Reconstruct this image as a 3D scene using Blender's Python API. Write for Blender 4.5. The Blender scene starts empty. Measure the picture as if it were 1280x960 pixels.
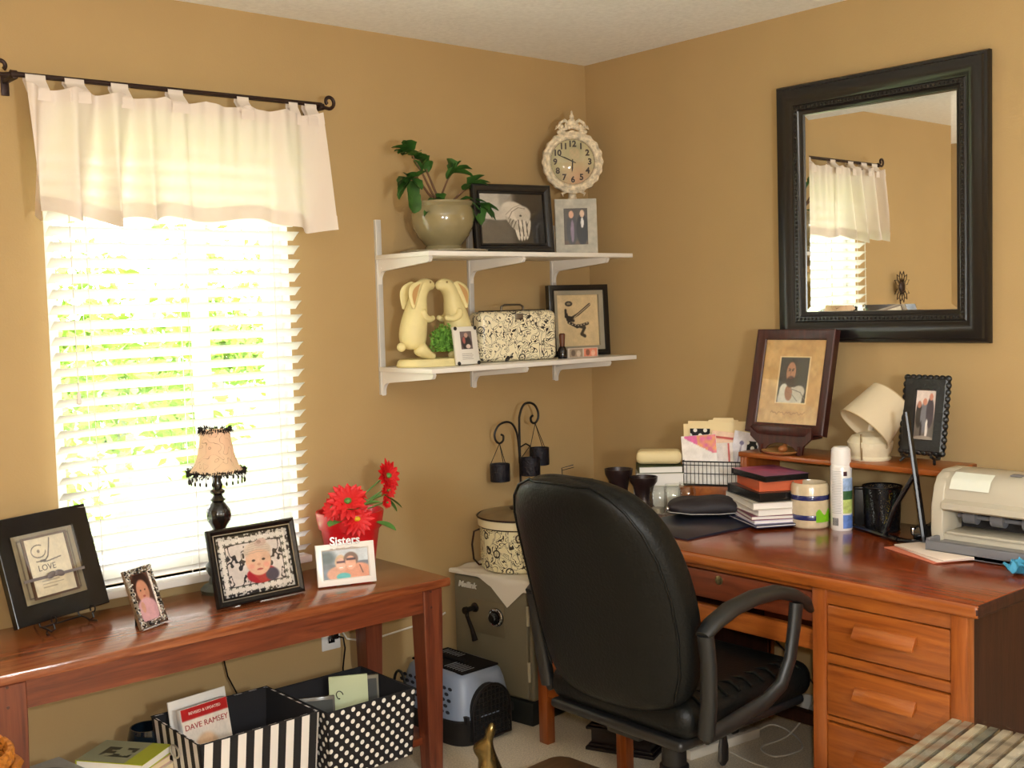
import bpy, bmesh, math, random
from mathutils import Vector, Matrix, Euler
random.seed(7)
sc = bpy.context.scene
col = sc.collection
PI = math.pi
def rad(a): return math.radians(a)

# ---------------------------------------------------------------- camera, world, lights, exposure
CAM = Vector((-3.3252, -3.3739, 1.4782))
def make_camera():
    f, yaw, pitch, roll = 1436.5, 0.708525, -0.0674816, -0.0272329
    cy, sy, cp, sp = math.cos(yaw), math.sin(yaw), math.cos(pitch), math.sin(pitch)
    fw = Vector((sy*cp, cy*cp, sp)); r0 = Vector((cy, -sy, 0)); u0 = r0.cross(fw)
    r = math.cos(roll)*r0 + math.sin(roll)*u0; u = -math.sin(roll)*r0 + math.cos(roll)*u0
    cd = bpy.data.cameras.new('camera'); co = bpy.data.objects.new('camera', cd); col.objects.link(co)
    m = Matrix((r, u, -fw)).transposed().to_4x4(); m.translation = CAM
    co.matrix_world = m
    cd.sensor_width = 36; cd.lens = f/1280*36; cd.clip_start = .05; cd.clip_end = 100
    sc.camera = co
    return r, u, fw
CR, CU, CF = make_camera()
w = bpy.data.worlds.new('World'); sc.world = w; w.use_nodes = True
bg = w.node_tree.nodes['Background']; bg.inputs['Color'].default_value = (.97, 1, 1, 1); bg.inputs['Strength'].default_value = 14
def light(name, kind, loc, energy, color=(1, 1, 1), size=.1, size_y=None, look=None, portal=False):
    l = bpy.data.lights.new(name, kind); l.energy = energy; l.color = color
    if kind == 'AREA':
        l.size = size
        if size_y: l.shape = 'RECTANGLE'; l.size_y = size_y
    else: l.shadow_soft_size = size
    o = bpy.data.objects.new(name, l); col.objects.link(o); o.location = loc
    if look is not None: o.rotation_euler = (Vector(look)-Vector(loc)).to_track_quat('-Z', 'Y').to_euler()
    if portal: l.cycles.is_portal = True
    return o
light('camera_flash', 'POINT', CAM + CU*.07 + CR*.02 - CF*.03, 120, (1, .98, .95), .022)
light('added_fill_light', 'POINT', (-2.45, -3.85, 1.45), 190, (.90, .97, 1), .14)  # fill light added behind the camera to brighten ceiling and room, no known source
light('window_portal', 'AREA', (-1.78, .16, 1.35), 1, size=.84, size_y=1.4, look=(-1.78, -3, 1.35), portal=True)
sc.view_settings.view_transform = 'Standard'; sc.view_settings.look = 'None'
sc.view_settings.exposure = -0.37; sc.view_settings.gamma = 1.0; sc.view_settings.use_curve_mapping = False
sc.cycles.use_denoising = True
sc.cycles.max_bounces = 8; sc.cycles.diffuse_bounces = 5; sc.cycles.transparent_max_bounces = 12
sc.cycles.sample_clamp_indirect = 6; sc.cycles.caustics_reflective = False; sc.cycles.caustics_refractive = False

# ---------------------------------------------------------------- materials
def lin(c):
    c = c/255.0
    return c/12.92 if c <= .04045 else ((c+.055)/1.055)**2.4
def RGB(r, g, b): return (lin(r), lin(g), lin(b), 1)
MATS = {}
class NT:
    def __init__(s, name):
        s.m = bpy.data.materials.new(name); s.m.use_nodes = True; s.t = s.m.node_tree
        s.b = s.t.nodes['Principled BSDF']; s.out = s.t.nodes['Material Output']
    def n(s, typ, **kw):
        n = s.t.nodes.new(typ)
        for k, v in kw.items():
            if k.startswith('_'): setattr(n, k[1:], v)
            else: n.inputs[k.replace('__', ' ')].default_value = v
        return n
    def l(s, a, b): s.t.links.new(a, b)
    def coords(s, scale=(1, 1, 1), kind='Object', rot=(0, 0, 0)):
        tc = s.n('ShaderNodeTexCoord'); mp = s.n('ShaderNodeMapping'); mp.inputs['Scale'].default_value = scale
        mp.inputs['Rotation'].default_value = rot
        s.l(tc.outputs[kind], mp.inputs['Vector']); return mp.outputs['Vector']
    def ramp(s, fac, stops):
        r = s.n('ShaderNodeValToRGB'); e = r.color_ramp.elements
        while len(e) > 1: e.remove(e[-1])
        e[0].position = stops[0][0]; e[0].color = stops[0][1]
        for p, c in stops[1:]:
            x = e.new(p); x.color = c
        s.l(fac, r.inputs['Fac']); return r.outputs['Color']
    def bump(s, h, strength=.2, dist=.01):
        b = s.n('ShaderNodeBump', Strength=strength, Distance=dist); s.l(h, b.inputs['Height'])
        s.l(b.outputs['Normal'], s.b.inputs['Normal'])
def mat(name, rgb, rough=.5, metal=0, spec=.5, noise=0, nscale=30, bump=0, bscale=200, coat=0):
    if name in MATS: return MATS[name]
    n = NT(name); n.b.inputs['Roughness'].default_value = rough; n.b.inputs['Metallic'].default_value = metal
    n.b.inputs['Specular IOR Level'].default_value = spec; n.b.inputs['Coat Weight'].default_value = coat
    n.b.inputs['Coat Roughness'].default_value = .06
    c = RGB(*rgb); n.b.inputs['Base Color'].default_value = c
    v = n.coords()
    if noise:
        nz = n.n('ShaderNodeTexNoise', Scale=nscale, Detail=4); n.l(v, nz.inputs['Vector'])
        d = tuple(max(0, x*(1-noise)) for x in c[:3])+(1,); u = tuple(min(1, x*(1+noise)) for x in c[:3])+(1,)
        n.l(n.ramp(nz.outputs['Fac'], [(.3, d), (.7, u)]), n.b.inputs['Base Color'])
    if bump:
        nb = n.n('ShaderNodeTexNoise', Scale=bscale, Detail=3); n.l(v, nb.inputs['Vector']); n.bump(nb.outputs['Fac'], bump, .004)
    MATS[name] = n.m; return n.m
def wood(name, dark, mid, lite, axis='X', rough=.35, scale=1, coat=0, spec=.5):
    n = NT(name); s = {'X': (1.2, 16, 16), 'Y': (16, 1.2, 16), 'Z': (16, 16, 1.2)}[axis]
    v = n.coords(tuple(a*scale for a in s))
    nz = n.n('ShaderNodeTexNoise', Scale=3.2, Detail=8, Roughness=.62, Distortion=.6); n.l(v, nz.inputs['Vector'])
    n.l(n.ramp(nz.outputs['Fac'], [(.28, RGB(*dark)), (.5, RGB(*mid)), (.74, RGB(*lite))]), n.b.inputs['Base Color'])
    v2 = n.coords(tuple(a*scale*4 for a in s)); n2 = n.n('ShaderNodeTexNoise', Scale=6, Detail=3); n.l(v2, n2.inputs['Vector'])
    n.bump(n2.outputs['Fac'], .12, .003)
    n.b.inputs['Roughness'].default_value = rough; n.b.inputs['Coat Weight'].default_value = coat; n.b.inputs['Coat Roughness'].default_value = .12
    n.b.inputs['Specular IOR Level'].default_value = spec
    MATS[name] = n.m; return n.m
def vmat(name='painted_picture', rough=.35, coat=0, spec=.4):
    if name in MATS: return MATS[name]
    n = NT(name); a = n.n('ShaderNodeVertexColor', _layer_name='Col'); n.l(a.outputs['Color'], n.b.inputs['Base Color'])
    n.b.inputs['Roughness'].default_value = rough; n.b.inputs['Coat Weight'].default_value = coat; n.b.inputs['Coat Roughness'].default_value = .05
    n.b.inputs['Specular IOR Level'].default_value = spec
    MATS[name] = n.m; return n.m
def glassmat(name, tint=(1, 1, 1), rough=.02, ior=1.45):
    if name in MATS: return MATS[name]
    n = NT(name); tr = n.n('ShaderNodeBsdfTransparent'); tr.inputs['Color'].default_value = (*tint, 1)
    gl = n.n('ShaderNodeBsdfGlossy', Roughness=rough); lw = n.n('ShaderNodeLayerWeight', Blend=.5); pw = n.n('ShaderNodeMath', _operation='POWER'); pw.inputs[1].default_value = 3.5; n.l(lw.outputs['Facing'], pw.inputs[0]); fr = n.n('ShaderNodeMath', _operation='MULTIPLY_ADD'); fr.inputs[1].default_value = .7; fr.inputs[2].default_value = .04; n.l(pw.outputs[0], fr.inputs[0]); mx = n.n('ShaderNodeMixShader')
    n.l(fr.outputs[0], mx.inputs[0]); n.l(tr.outputs[0], mx.inputs[1]); n.l(gl.outputs[0], mx.inputs[2]); n.l(mx.outputs[0], n.out.inputs['Surface'])
    MATS[name] = n.m; return n.m
def clothmat(name, rgb, transl=.5):
    n = NT(name); c = RGB(*rgb); v = n.coords((1, 1, 1))
    df = n.n('ShaderNodeBsdfDiffuse'); df.inputs['Color'].default_value = c
    tr = n.n('ShaderNodeBsdfTranslucent'); tr.inputs['Color'].default_value = c
    mx = n.n('ShaderNodeMixShader'); mx.inputs[0].default_value = transl
    nb = n.n('ShaderNodeTexNoise', Scale=260, Detail=2); n.l(v, nb.inputs['Vector']); b = n.n('ShaderNodeBump', Strength=.15, Distance=.003)
    n.l(nb.outputs['Fac'], b.inputs['Height']); n.l(b.outputs['Normal'], df.inputs['Normal'])
    n.l(df.outputs[0], mx.inputs[1]); n.l(tr.outputs[0], mx.inputs[2]); n.l(mx.outputs[0], n.out.inputs['Surface'])
    return n.m
def floral(name, base, ink, scale=14, rough=.35):
    if name in MATS: return MATS[name]
    n = NT(name); v = n.coords((1, 1, 1))
    nz = n.n('ShaderNodeTexNoise', Scale=scale*.95, Detail=.6, Distortion=2.6); n.l(v, nz.inputs['Vector'])
    line = n.ramp(nz.outputs['Fac'], [(0, (0, 0, 0, 1)), (.455, (0, 0, 0, 1)), (.475, (1, 1, 1, 1)), (.50, (1, 1, 1, 1)), (.52, (0, 0, 0, 1)), (.60, (0, 0, 0, 1)), (.62, (1, 1, 1, 1)), (.64, (1, 1, 1, 1)), (.66, (0, 0, 0, 1))])
    vo = n.n('ShaderNodeTexVoronoi', Scale=scale*.9, Randomness=.75); n.l(v, vo.inputs['Vector'])
    ring = n.ramp(vo.outputs['Distance'], [(0, (1, 1, 1, 1)), (.07, (1, 1, 1, 1)), (.10, (0, 0, 0, 1)), (.19, (0, 0, 0, 1)), (.22, (1, 1, 1, 1)), (.27, (1, 1, 1, 1)), (.30, (0, 0, 0, 1))])
    ad = n.n('ShaderNodeMath', _operation='MAXIMUM'); n.l(line, ad.inputs[0]); n.l(ring, ad.inputs[1])
    n.l(n.ramp(ad.outputs[0], [(.4, RGB(*base)), (.6, RGB(*ink))]), n.b.inputs['Base Color']); n.b.inputs['Roughness'].default_value = rough
    MATS[name] = n.m; return n.m

M_wall = mat('tan_wall_paint', (177, 149, 104), .75, noise=.03, nscale=3, bump=.12, bscale=160, spec=.25)
M_ceil = mat('textured_white_ceiling', (246, 248, 248), .9, noise=.05, nscale=60, bump=.6, bscale=55, spec=.1)
M_carpet = mat('beige_carpet', (206, 192, 168), .95, noise=.22, nscale=180, bump=.9, bscale=300, spec=.05)
M_white = mat('white_enamel', (232, 228, 222), .4)
M_trim = mat('white_trim_paint', (225, 222, 214), .5)
M_black = mat('black_lacquer', (18, 16, 17), .25)
M_blackm = mat('black_iron', (24, 20, 19), .45, .3)
M_blackpl = mat('black_plastic', (17, 17, 18), .42)
M_iron = mat('dark_bronze_iron', (48, 30, 24), .45, .5)
M_chrome = mat('chrome', (200, 200, 205), .15, 1)
M_paper = mat('white_paper', (236, 232, 226), .7)
M_cream = mat('cream_paper', (232, 214, 176), .7)
M_redbrown = wood('dark_cherry_stain', (38, 18, 16), (60, 28, 24), (84, 42, 34), 'Z', .3)
M_oakX = wood('red_oak_stain_lengthways', (74, 32, 18), (110, 52, 29), (134, 70, 40), 'X', .34, coat=.3)
M_oakZ = wood('red_oak_stain_upright', (70, 30, 19), (104, 50, 31), (124, 66, 40), 'Z', .4, coat=.2)
M_oakTop = wood('polished_oak_top', (88, 42, 24), (132, 70, 40), (160, 96, 58), 'X', .17, coat=.5)
M_deskY = wood('orange_oak_rails', (116, 54, 16), (146, 76, 26), (166, 94, 36), 'Y', .34, coat=.3)
M_deskZ = wood('orange_oak_posts', (112, 52, 16), (142, 72, 25), (160, 88, 34), 'Z', .36, coat=.3)
M_deskTop = wood('cherry_desk_top', (90, 34, 14), (122, 50, 18), (142, 64, 27), 'Y', .2, coat=.4)
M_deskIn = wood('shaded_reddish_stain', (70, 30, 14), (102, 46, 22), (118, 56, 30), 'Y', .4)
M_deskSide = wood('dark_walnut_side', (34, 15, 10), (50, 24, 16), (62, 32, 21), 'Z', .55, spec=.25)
M_leather = mat('black_leather', (9, 10, 9), .45, bump=.3, bscale=130, spec=.22)
M_pic = vmat()

# ---------------------------------------------------------------- mesh helpers
class MB:
    def __init__(s): s.bm = bmesh.new(); s.mi = 0
    def _fin(s, n0):
        for f in list(s.bm.faces)[n0:]: f.material_index = s.mi
    def box(s, x0, x1, y0, y1, z0, z1, bev=0, rot=None, piv=None, seg=2):
        n0 = len(s.bm.faces)
        m = Matrix.Translation(((x0+x1)/2, (y0+y1)/2, (z0+z1)/2)) @ Matrix.Diagonal((abs(x1-x0), abs(y1-y0), abs(z1-z0), 1))
        if rot is not None:
            p = Vector(piv) if piv is not None else Vector(((x0+x1)/2, (y0+y1)/2, (z0+z1)/2))
            m = Matrix.Translation(p) @ Euler(rot).to_matrix().to_4x4() @ Matrix.Translation(-p) @ m
        r = bmesh.ops.create_cube(s.bm, size=1, matrix=m)
        if bev:
            es = list({e for v in r['verts'] for e in v.link_edges})
            bmesh.ops.bevel(s.bm, geom=es, offset=bev, segments=seg, affect='EDGES', profile=.5)
        s.bm.faces.ensure_lookup_table(); s._fin(n0); return s
    def cyl(s, p0, p1, r0, r1=None, seg=20, caps=True):
        r1 = r0 if r1 is None else r1; n0 = len(s.bm.faces)
        p0 = Vector(p0); p1 = Vector(p1); d = p1-p0
        m = Matrix.Translation((p0+p1)/2) @ d.to_track_quat('Z', 'Y').to_matrix().to_4x4()
        bmesh.ops.create_cone(s.bm, cap_ends=caps, cap_tris=False, segments=seg, radius1=max(r0, 1e-4), radius2=max(r1, 1e-4), depth=d.length, matrix=m)
        s.bm.faces.ensure_lookup_table(); s._fin(n0); return s
    def sph(s, c, r, seg=16, rings=10, rot=None):
        n0 = len(s.bm.faces)
        if not hasattr(r, '__len__'): r = (r, r, r)
        m = Matrix.Translation(c) @ (Euler(rot).to_matrix().to_4x4() if rot else Matrix()) @ Matrix.Diagonal((*r, 1))
        bmesh.ops.create_uvsphere(s.bm, u_segments=seg, v_segments=rings, radius=1, matrix=m)
        s.bm.faces.ensure_lookup_table(); s._fin(n0); return s
    def lathe(s, prof, seg=32, c=(0, 0, 0), scal=None, mat4=None, sy=1):
        """prof = [(r,z)...]; scal(angle, r, z)->r"""
        n0 = len(s.bm.faces); rings = []
        M = mat4 if mat4 is not None else Matrix.Translation(c)
        for r, z in prof:
            if r <= 1e-5: rings.append([s.bm.verts.new(M @ Vector((0, 0, z)))])
            else:
                ring = []
                for i in range(seg):
                    a = 2*PI*i/seg; rr = scal(a, r, z) if scal else r
                    ring.append(s.bm.verts.new(M @ Vector((rr*math.cos(a), rr*math.sin(a)*sy, z))))
                rings.append(ring)
        for a, b in zip(rings, rings[1:]):
            for i in range(seg):
                j = (i+1) % seg
                q = [a[i % len(a)], a[j % len(a)], b[j % len(b)], b[i % len(b)]]
                u = []
                for v in q:
                    if v not in u: u.append(v)
                if len(u) >= 3:
                    try: s.bm.faces.new(u)
                    except ValueError: pass
        s.bm.faces.ensure_lookup_table(); s._fin(n0); return s
    def tube(s, pts, r, seg=8, closed=False, caps=True, flat=None):
        """sweep a circle (or ellipse flat=(a,b)) along pts; r may be list"""
        n0 = len(s.bm.faces); P = [Vector(p) for p in pts]; n = len(P)
        rs = r if hasattr(r, '__len__') else [r]*n
        prev = None; rings = []
        for i in range(n):
            if closed: t = P[(i+1) % n]-P[i-1]
            else: t = P[min(i+1, n-1)]-P[max(i-1, 0)]
            t.normalize()
            if prev is None:
                up = Vector((0, 0, 1)) if abs(t.z) < .9 else Vector((0, 1, 0))
                a = t.cross(up).normalized()
            else: a = (prev - t*prev.dot(t)).normalized()
            prev = a; b = t.cross(a)
            fa, fb = flat if flat else (1, 1)
            rings.append([s.bm.verts.new(P[i] + rs[i]*(fa*math.cos(2*PI*k/seg)*a + fb*math.sin(2*PI*k/seg)*b)) for k in range(seg)])
        m = n if closed else n-1
        for i in range(m):
            A, B = rings[i], rings[(i+1) % n]
            for k in range(seg): s.bm.faces.new((A[k], A[(k+1) % seg], B[(k+1) % seg], B[k]))
        if caps and not closed:
            s.bm.faces.new(rings[0][::-1]); s.bm.faces.new(rings[-1])
        s.bm.faces.ensure_lookup_table(); s._fin(n0); return s
    def prism(s, poly, t0, t1, M=None, plane='XZ', bev=0):
        """poly 2D list; extruded from t0 to t1 on third axis"""
        n0 = len(s.bm.faces)
        def mk(p, t):
            v = {'XZ': Vector((p[0], t, p[1])), 'XY': Vector((p[0], p[1], t)), 'YZ': Vector((t, p[0], p[1]))}[plane]
            return M @ v if M is not None else v
        A = [s.bm.verts.new(mk(p, t0)) for p in poly]; B = [s.bm.verts.new(mk(p, t1)) for p in poly]
        fs = [s.bm.faces.new(A), s.bm.faces.new(B[::-1])]
        n = len(poly)
        for i in range(n): s.bm.faces.new((A[i], B[i], B[(i+1) % n], A[(i+1) % n]))
        if bev:
            es = [e for f in fs for e in f.edges]
            bmesh.ops.bevel(s.bm, geom=list(set(es)), offset=bev, segments=2, affect='EDGES', profile=.5)
        s.bm.faces.ensure_lookup_table(); s._fin(n0); return s
    def ring(s, w, h, prof, cz=None, y=0, cx=0):
        """mitred frame in XZ plane facing -Y. prof=[(inset, out)] ; out = distance toward -Y. frame outer w x h, bottom at z=0"""
        n0 = len(s.bm.faces); loops = []
        for d, t in prof:
            x0, x1, z0, z1 = -w/2+d, w/2-d, d, h-d
            loops.append([s.bm.verts.new((cx+a, y-t, b)) for a, b in ((x0, z0), (x1, z0), (x1, z1), (x0, z1))])
        n = len(loops)
        for i in range(n):
            A, B = loops[i], loops[(i+1) % n]
            for k in range(4): s.bm.faces.new((A[k], A[(k+1) % 4], B[(k+1) % 4], B[k]))
        s.bm.faces.ensure_lookup_table(); s._fin(n0); return s
    def grid(s, nu, nv, fn, closeu=False):
        n0 = len(s.bm.faces)
        V = [[s.bm.verts.new(fn(i/nu, j/nv)) for i in range(nu if closeu else nu+1)] for j in range(nv+1)]
        L = len(V[0])
        for j in range(nv):
            for i in range(nu):
                k = (i+1) % L if closeu else i+1
                s.bm.faces.new((V[j][i], V[j][k], V[j+1][k], V[j+1][i]))
        s.bm.faces.ensure_lookup_table(); s._fin(n0); return s
    def add(s, me, M=None):
        n0 = len(s.bm.faces)
        me2 = me.copy()
        if M is not None: me2.transform(M)
        s.bm.from_mesh(me2); s.bm.faces.ensure_lookup_table(); s._fin(n0); return s
    def obj(s, name, m, parent=None, smooth=35, loc=None, rot=None):
        bmesh.ops.recalc_face_normals(s.bm, faces=list(s.bm.faces))
        me = bpy.data.meshes.new(name); s.bm.to_mesh(me); s.bm.free()
        for x in (m if isinstance(m, (list, tuple)) else [m]): me.materials.append(x)
        if smooth:
            for p in me.polygons: p.use_smooth = True
            me.set_sharp_from_angle(angle=rad(smooth))
        o = bpy.data.objects.new(name, me); col.objects.link(o)
        if parent: o.parent = parent
        if loc is not None: o.location = loc
        if rot is not None: o.rotation_euler = rot
        return o
def tag(o, label, cat, group=None):
    o['label'] = label; o['category'] = cat
    if group: o['group'] = group
    return o
def thing(name, label, cat, loc=(0, 0, 0), rot=0, group=None):
    o = bpy.data.objects.new(name, None); col.objects.link(o); o.location = loc; o.empty_display_size = .05
    o.rotation_euler = (0, 0, rot) if not hasattr(rot, '__len__') else rot
    return tag(o, label, cat, group)
def struct(name, mb, m, smooth=35):
    o = mb.obj(name, m, smooth=smooth); o['kind'] = 'structure'; return o
def text_mesh(body, size, extrude=.0005, align='CENTER', shear=0, bold=0):
    cu = bpy.data.curves.new('t', 'FONT'); cu.offset = bold; cu.body = body; cu.size = size; cu.extrude = extrude; cu.align_x = align; cu.align_y = 'CENTER'; cu.shear = shear
    cu.resolution_u = 3
    o = bpy.data.objects.new('t', cu); col.objects.link(o)
    dg = bpy.context.evaluated_depsgraph_get(); dg.update()
    me = bpy.data.meshes.new_from_object(o.evaluated_get(dg)); bpy.data.objects.remove(o); return me
STAND = Matrix.Rotation(PI/2, 4, 'X')     # XY text -> XZ plane facing -Y
def TX(x, y, z): return Matrix.Translation((x, y, z))
def lerp(a, b, t): return tuple(a[i]+(b[i]-a[i])*t for i in range(len(a)))
def sstep(a, b, x):
    t = max(0, min(1, (x-a)/(b-a))) if a != b else float(x > a)
    return t*t*(3-2*t)
def hsh(i, j, k=0): return (math.sin(i*127.1+j*311.7+k*74.7)*43758.5453) % 1.0
def vnoise(x, y, k=0):
    i, j = math.floor(x), math.floor(y); fx, fy = x-i, y-j; fx = fx*fx*(3-2*fx); fy = fy*fy*(3-2*fy)
    a, b, c, d = hsh(i, j, k), hsh(i+1, j, k), hsh(i, j+1, k), hsh(i+1, j+1, k)
    return a+(b-a)*fx+(c-a)*fy+(a-b-c+d)*fx*fy
def picture(name, w, h, fn, parent, x=0, y=0, z=0, res=.002, mat_=None, M=None, flatten='XZ'):
    """a flat print w x h, centred in x, bottom at z, facing -Y; colours from fn(u,v) in sRGB 0..255"""
    nu, nv = max(2, int(w/res)), max(2, int(h/res))
    bm = bmesh.new(); cl = bm.verts.layers.float_color.new('Col')
    V = []
    for j in range(nv+1):
        row = []
        for i in range(nu+1):
            u, v = i/nu, j/nv
            co = Vector((x+(u-.5)*w, y, z+v*h)) if flatten == 'XZ' else Vector((x+(u-.5)*w, y+(v-.5)*h, z))
            if M is not None: co = M @ co
            p = bm.verts.new(co); p[cl] = RGB(*fn(u, v)); row.append(p)
        V.append(row)
    for j in range(nv):
        for i in range(nu): bm.faces.new((V[j][i], V[j][i+1], V[j+1][i+1], V[j+1][i]))
    me = bpy.data.meshes.new(name); bm.to_mesh(me); bm.free(); me.materials.append(mat_ or M_pic)
    o = bpy.data.objects.new(name, me); col.objects.link(o)
    if parent: o.parent = parent
    return o
class Art:
    """list of soft shapes painted over one another"""
    def __init__(s, bg): s.bg = bg; s.L = []
    def ell(s, cx, cy, rx, ry, c, rot=0, soft=.12): s.L.append(('e', cx, cy, rx, ry, c, rad(rot), soft)); return s
    def rect(s, x0, x1, y0, y1, c, soft=.01): s.L.append(('r', x0, x1, y0, y1, c, soft)); return s
    def line(s, pts, w, c): s.L.append(('l', pts, w, c)); return s
    def fn(s, f): s.L.append(('f', f)); return s
    def __call__(s, u, v):
        c = s.bg(u, v) if callable(s.bg) else s.bg
        for q in s.L:
            if q[0] == 'e':
                _, cx, cy, rx, ry, k, a, so = q; dx, dy = u-cx, v-cy
                X = (dx*math.cos(a)+dy*math.sin(a))/rx; Y = (-dx*math.sin(a)+dy*math.cos(a))/ry
                d = math.sqrt(X*X+Y*Y)
                if d < 1+so: c = lerp(c, k, 1-sstep(1-so, 1+so, d))
            elif q[0] == 'r':
                _, x0, x1, y0, y1, k, so = q
                t = min(sstep(x0-so, x0+so, u), 1-sstep(x1-so, x1+so, u), sstep(y0-so, y0+so, v), 1-sstep(y1-so, y1+so, v))
                if t > 0: c = lerp(c, k, t)
            elif q[0] == 'l':
                _, pts, w_, k = q
                for (x0, y0), (x1, y1) in zip(pts, pts[1:]):
                    dx, dy = x1-x0, y1-y0; L = dx*dx+dy*dy+1e-9; t = max(0, min(1, ((u-x0)*dx+(v-y0)*dy)/L))
                    d = math.hypot(u-x0-t*dx, v-y0-t*dy)
                    if d < w_*1.3: c = lerp(c, k, 1-sstep(w_*.6, w_*1.3, d))
            else: c = q[1](u, v, c)
        g = .93+.14*(.6*vnoise(u*9+.3, v*9, 11)+.4*vnoise(u*37, v*37, 12)); return (min(255, c[0]*g), min(255, c[1]*g), min(255, c[2]*g))

# ---------------------------------------------------------------- room
LX, FY, H = -4.5, -4.9, 2.44
WX0, WX1, WZ0, WZ1 = -2.18, -1.392, .68, 2.02       # window opening
b = MB(); b.box(LX-.2, WX0, 0, .15, 0, H); b.box(WX1, .15, 0, .15, 0, H); b.box(WX0, WX1, 0, .15, 0, WZ0); b.box(WX0, WX1, 0, .15, WZ1, H)
struct('wall_back', b, M_wall)
struct('wall_right', MB().box(0, .15, FY-.2, 0, 0, H), M_wall)
struct('wall_left', MB().box(LX-.15, LX, FY-.2, 0, 0, H), M_wall)
struct('wall_front', MB().box(LX, 0, FY-.15, FY, 0, H), M_wall)
struct('floor', MB().box(LX-.2, .15, FY-.2, .15, -.1, 0), M_carpet)
struct('ceiling', MB().box(LX-.2, .15, FY-.2, .15, H, H+.1), M_ceil)
def base(name, *a):
    struct(name, MB().box(*a, bev=.004), M_trim)
base('baseboard_back', LX, 0, -.014, 0, 0, .10); base('baseboard_right', -.014, 0, FY, -.014, 0, .10)
# window: frame, mullion, glass
fr = MB()
for a in ((WX0, WX1, .05, .11, WZ0, WZ0+.05), (WX0, WX1, .05, .11, WZ1-.05, WZ1), (WX0, WX0+.045, .05, .11, WZ0, WZ1), (WX1-.045, WX1, .05, .11, WZ0, WZ1), (-1.70, -1.66, .045, .10, WZ0, WZ1)):
    fr.box(*a, bev=.004)
wf = struct('window_1', fr, M_trim)
gl = MB().box(WX0+.04, WX1-.04, .075, .079, WZ0+.04, WZ1-.04).obj('window_pane', glassmat('window_glass'), wf)
struct('trim_1', MB().box(WX0, WX1, 0, .05, WZ0-.02, WZ0+.001, bev=.003), M_trim)

struct('trim_2', MB().box(WX0-.001, WX0+.003, .001, .05, WZ0, WZ1), M_trim); struct('trim_3', MB().box(WX1-.003, WX1+.001, .001, .05, WZ0, WZ1), M_trim); struct('trim_4', MB().box(WX0, WX1, .001, .05, WZ1-.003, WZ1+.001), M_trim)
# outside: lawn and trees
lawn = MB().box(-30, 30, .4, 45, -.7, -.6).obj('lawn', mat('pale_sunlit_grass', (150, 175, 100), .9, noise=.2, nscale=3)); lawn['kind'] = 'structure'
def tree(x, y, zc, r, label, seed):
    rnd = random.Random(seed); t = thing('leafy_tree', label, 'tree', (x, y, -.6))
    MB().tube([(0, 0, 0), (.03, .02, zc*.4), (-.02, 0, zc*.6+.3), (.02, 0, zc+.4)], [.1, .08, .06, .03], 10).obj('trunk', mat('bark', (150, 150, 130), .9), t)
    m = MB()
    cl = [(Vector((rnd.gauss(0, .45)*r, rnd.gauss(0, .4)*r, zc+.6+rnd.gauss(0, .42)*r)), rnd.uniform(.2, .36)*r) for _ in range(34)]
    for i in range(2600):
        c, rr = cl[rnd.randrange(len(cl))]
        p = c+Vector((rnd.gauss(0, .5), rnd.gauss(0, .5), rnd.gauss(0, .5)))*rr
        q = Euler((rnd.uniform(0, 6), rnd.uniform(0, 6), rnd.uniform(0, 6))).to_matrix(); s = rnd.uniform(.03, .06)
        vs = [m.bm.verts.new(p+q @ Vector(k)*s) for k in ((0, -1, 0), (.5, 0, .1), (0, 1, 0), (-.5, 0, .1))]
        m.bm.faces.new(vs)
    m.obj('foliage', mat('spring_leaves', (128, 158, 60), .6, noise=.25, nscale=4), t, smooth=0)
tree(-.62, 3.4, 1.15, .80, 'leafy green tree seen through the blinds outside the window', 3)
tree(1.1, 5.6, 1.2, .75, 'smaller pale green tree further off behind the blinds, right of the leafy one', 5)

# ---------------------------------------------------------------- blinds
bl = thing('window_blind', 'white two inch slatted blind lowered over the bright window', 'blind', (-1.785, 0, .65))
BW = .80
M_slat = clothmat('white_blind_slat', (236, 234, 228), .10)
MB().box(-BW/2, BW/2, -.075, -.015, 1.41, 1.455, bev=.004).obj('head_rail', M_white, bl)
MB().box(-BW/2, BW/2, -.068, -.012, 0, .024, bev=.004).obj('bottom_rail', M_white, bl)
ns = 31
for k in range(ns):
    z = .048+k*.0447
    if z > 1.40: break
    def sf(u, v, z=z):
        t = (v-.5)*.05; c = math.cos(rad(-32)); s_ = math.sin(rad(-32)); cv = .002*(1-(2*v-1)**2)
        return Vector(((u-.5)*BW, -.043+t*c - 0*cv, z+t*s_+cv))
    m = MB(); m.grid(4, 6, sf); m.obj('slat', M_slat, bl)
for x in (-.30, 0, .30):
    m = MB(); m.tube([(x, -.068, .01), (x, -.068, 1.42)], .0012, 5); m.tube([(x, -.017, .01), (x, -.017, 1.42)], .0012, 5); m.obj('ladder_cord', M_white, bl)
m = MB(); m.tube([(-.35, -.082, 1.42), (-.35, -.085, .62)], .0016, 6); m.lathe([(0, 0), (.007, .004), (.006, .03), (.002, .04), (0, .04)], 10, (-.35, -.085, .58)); m.obj('pull_cord', M_white, bl)

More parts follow.
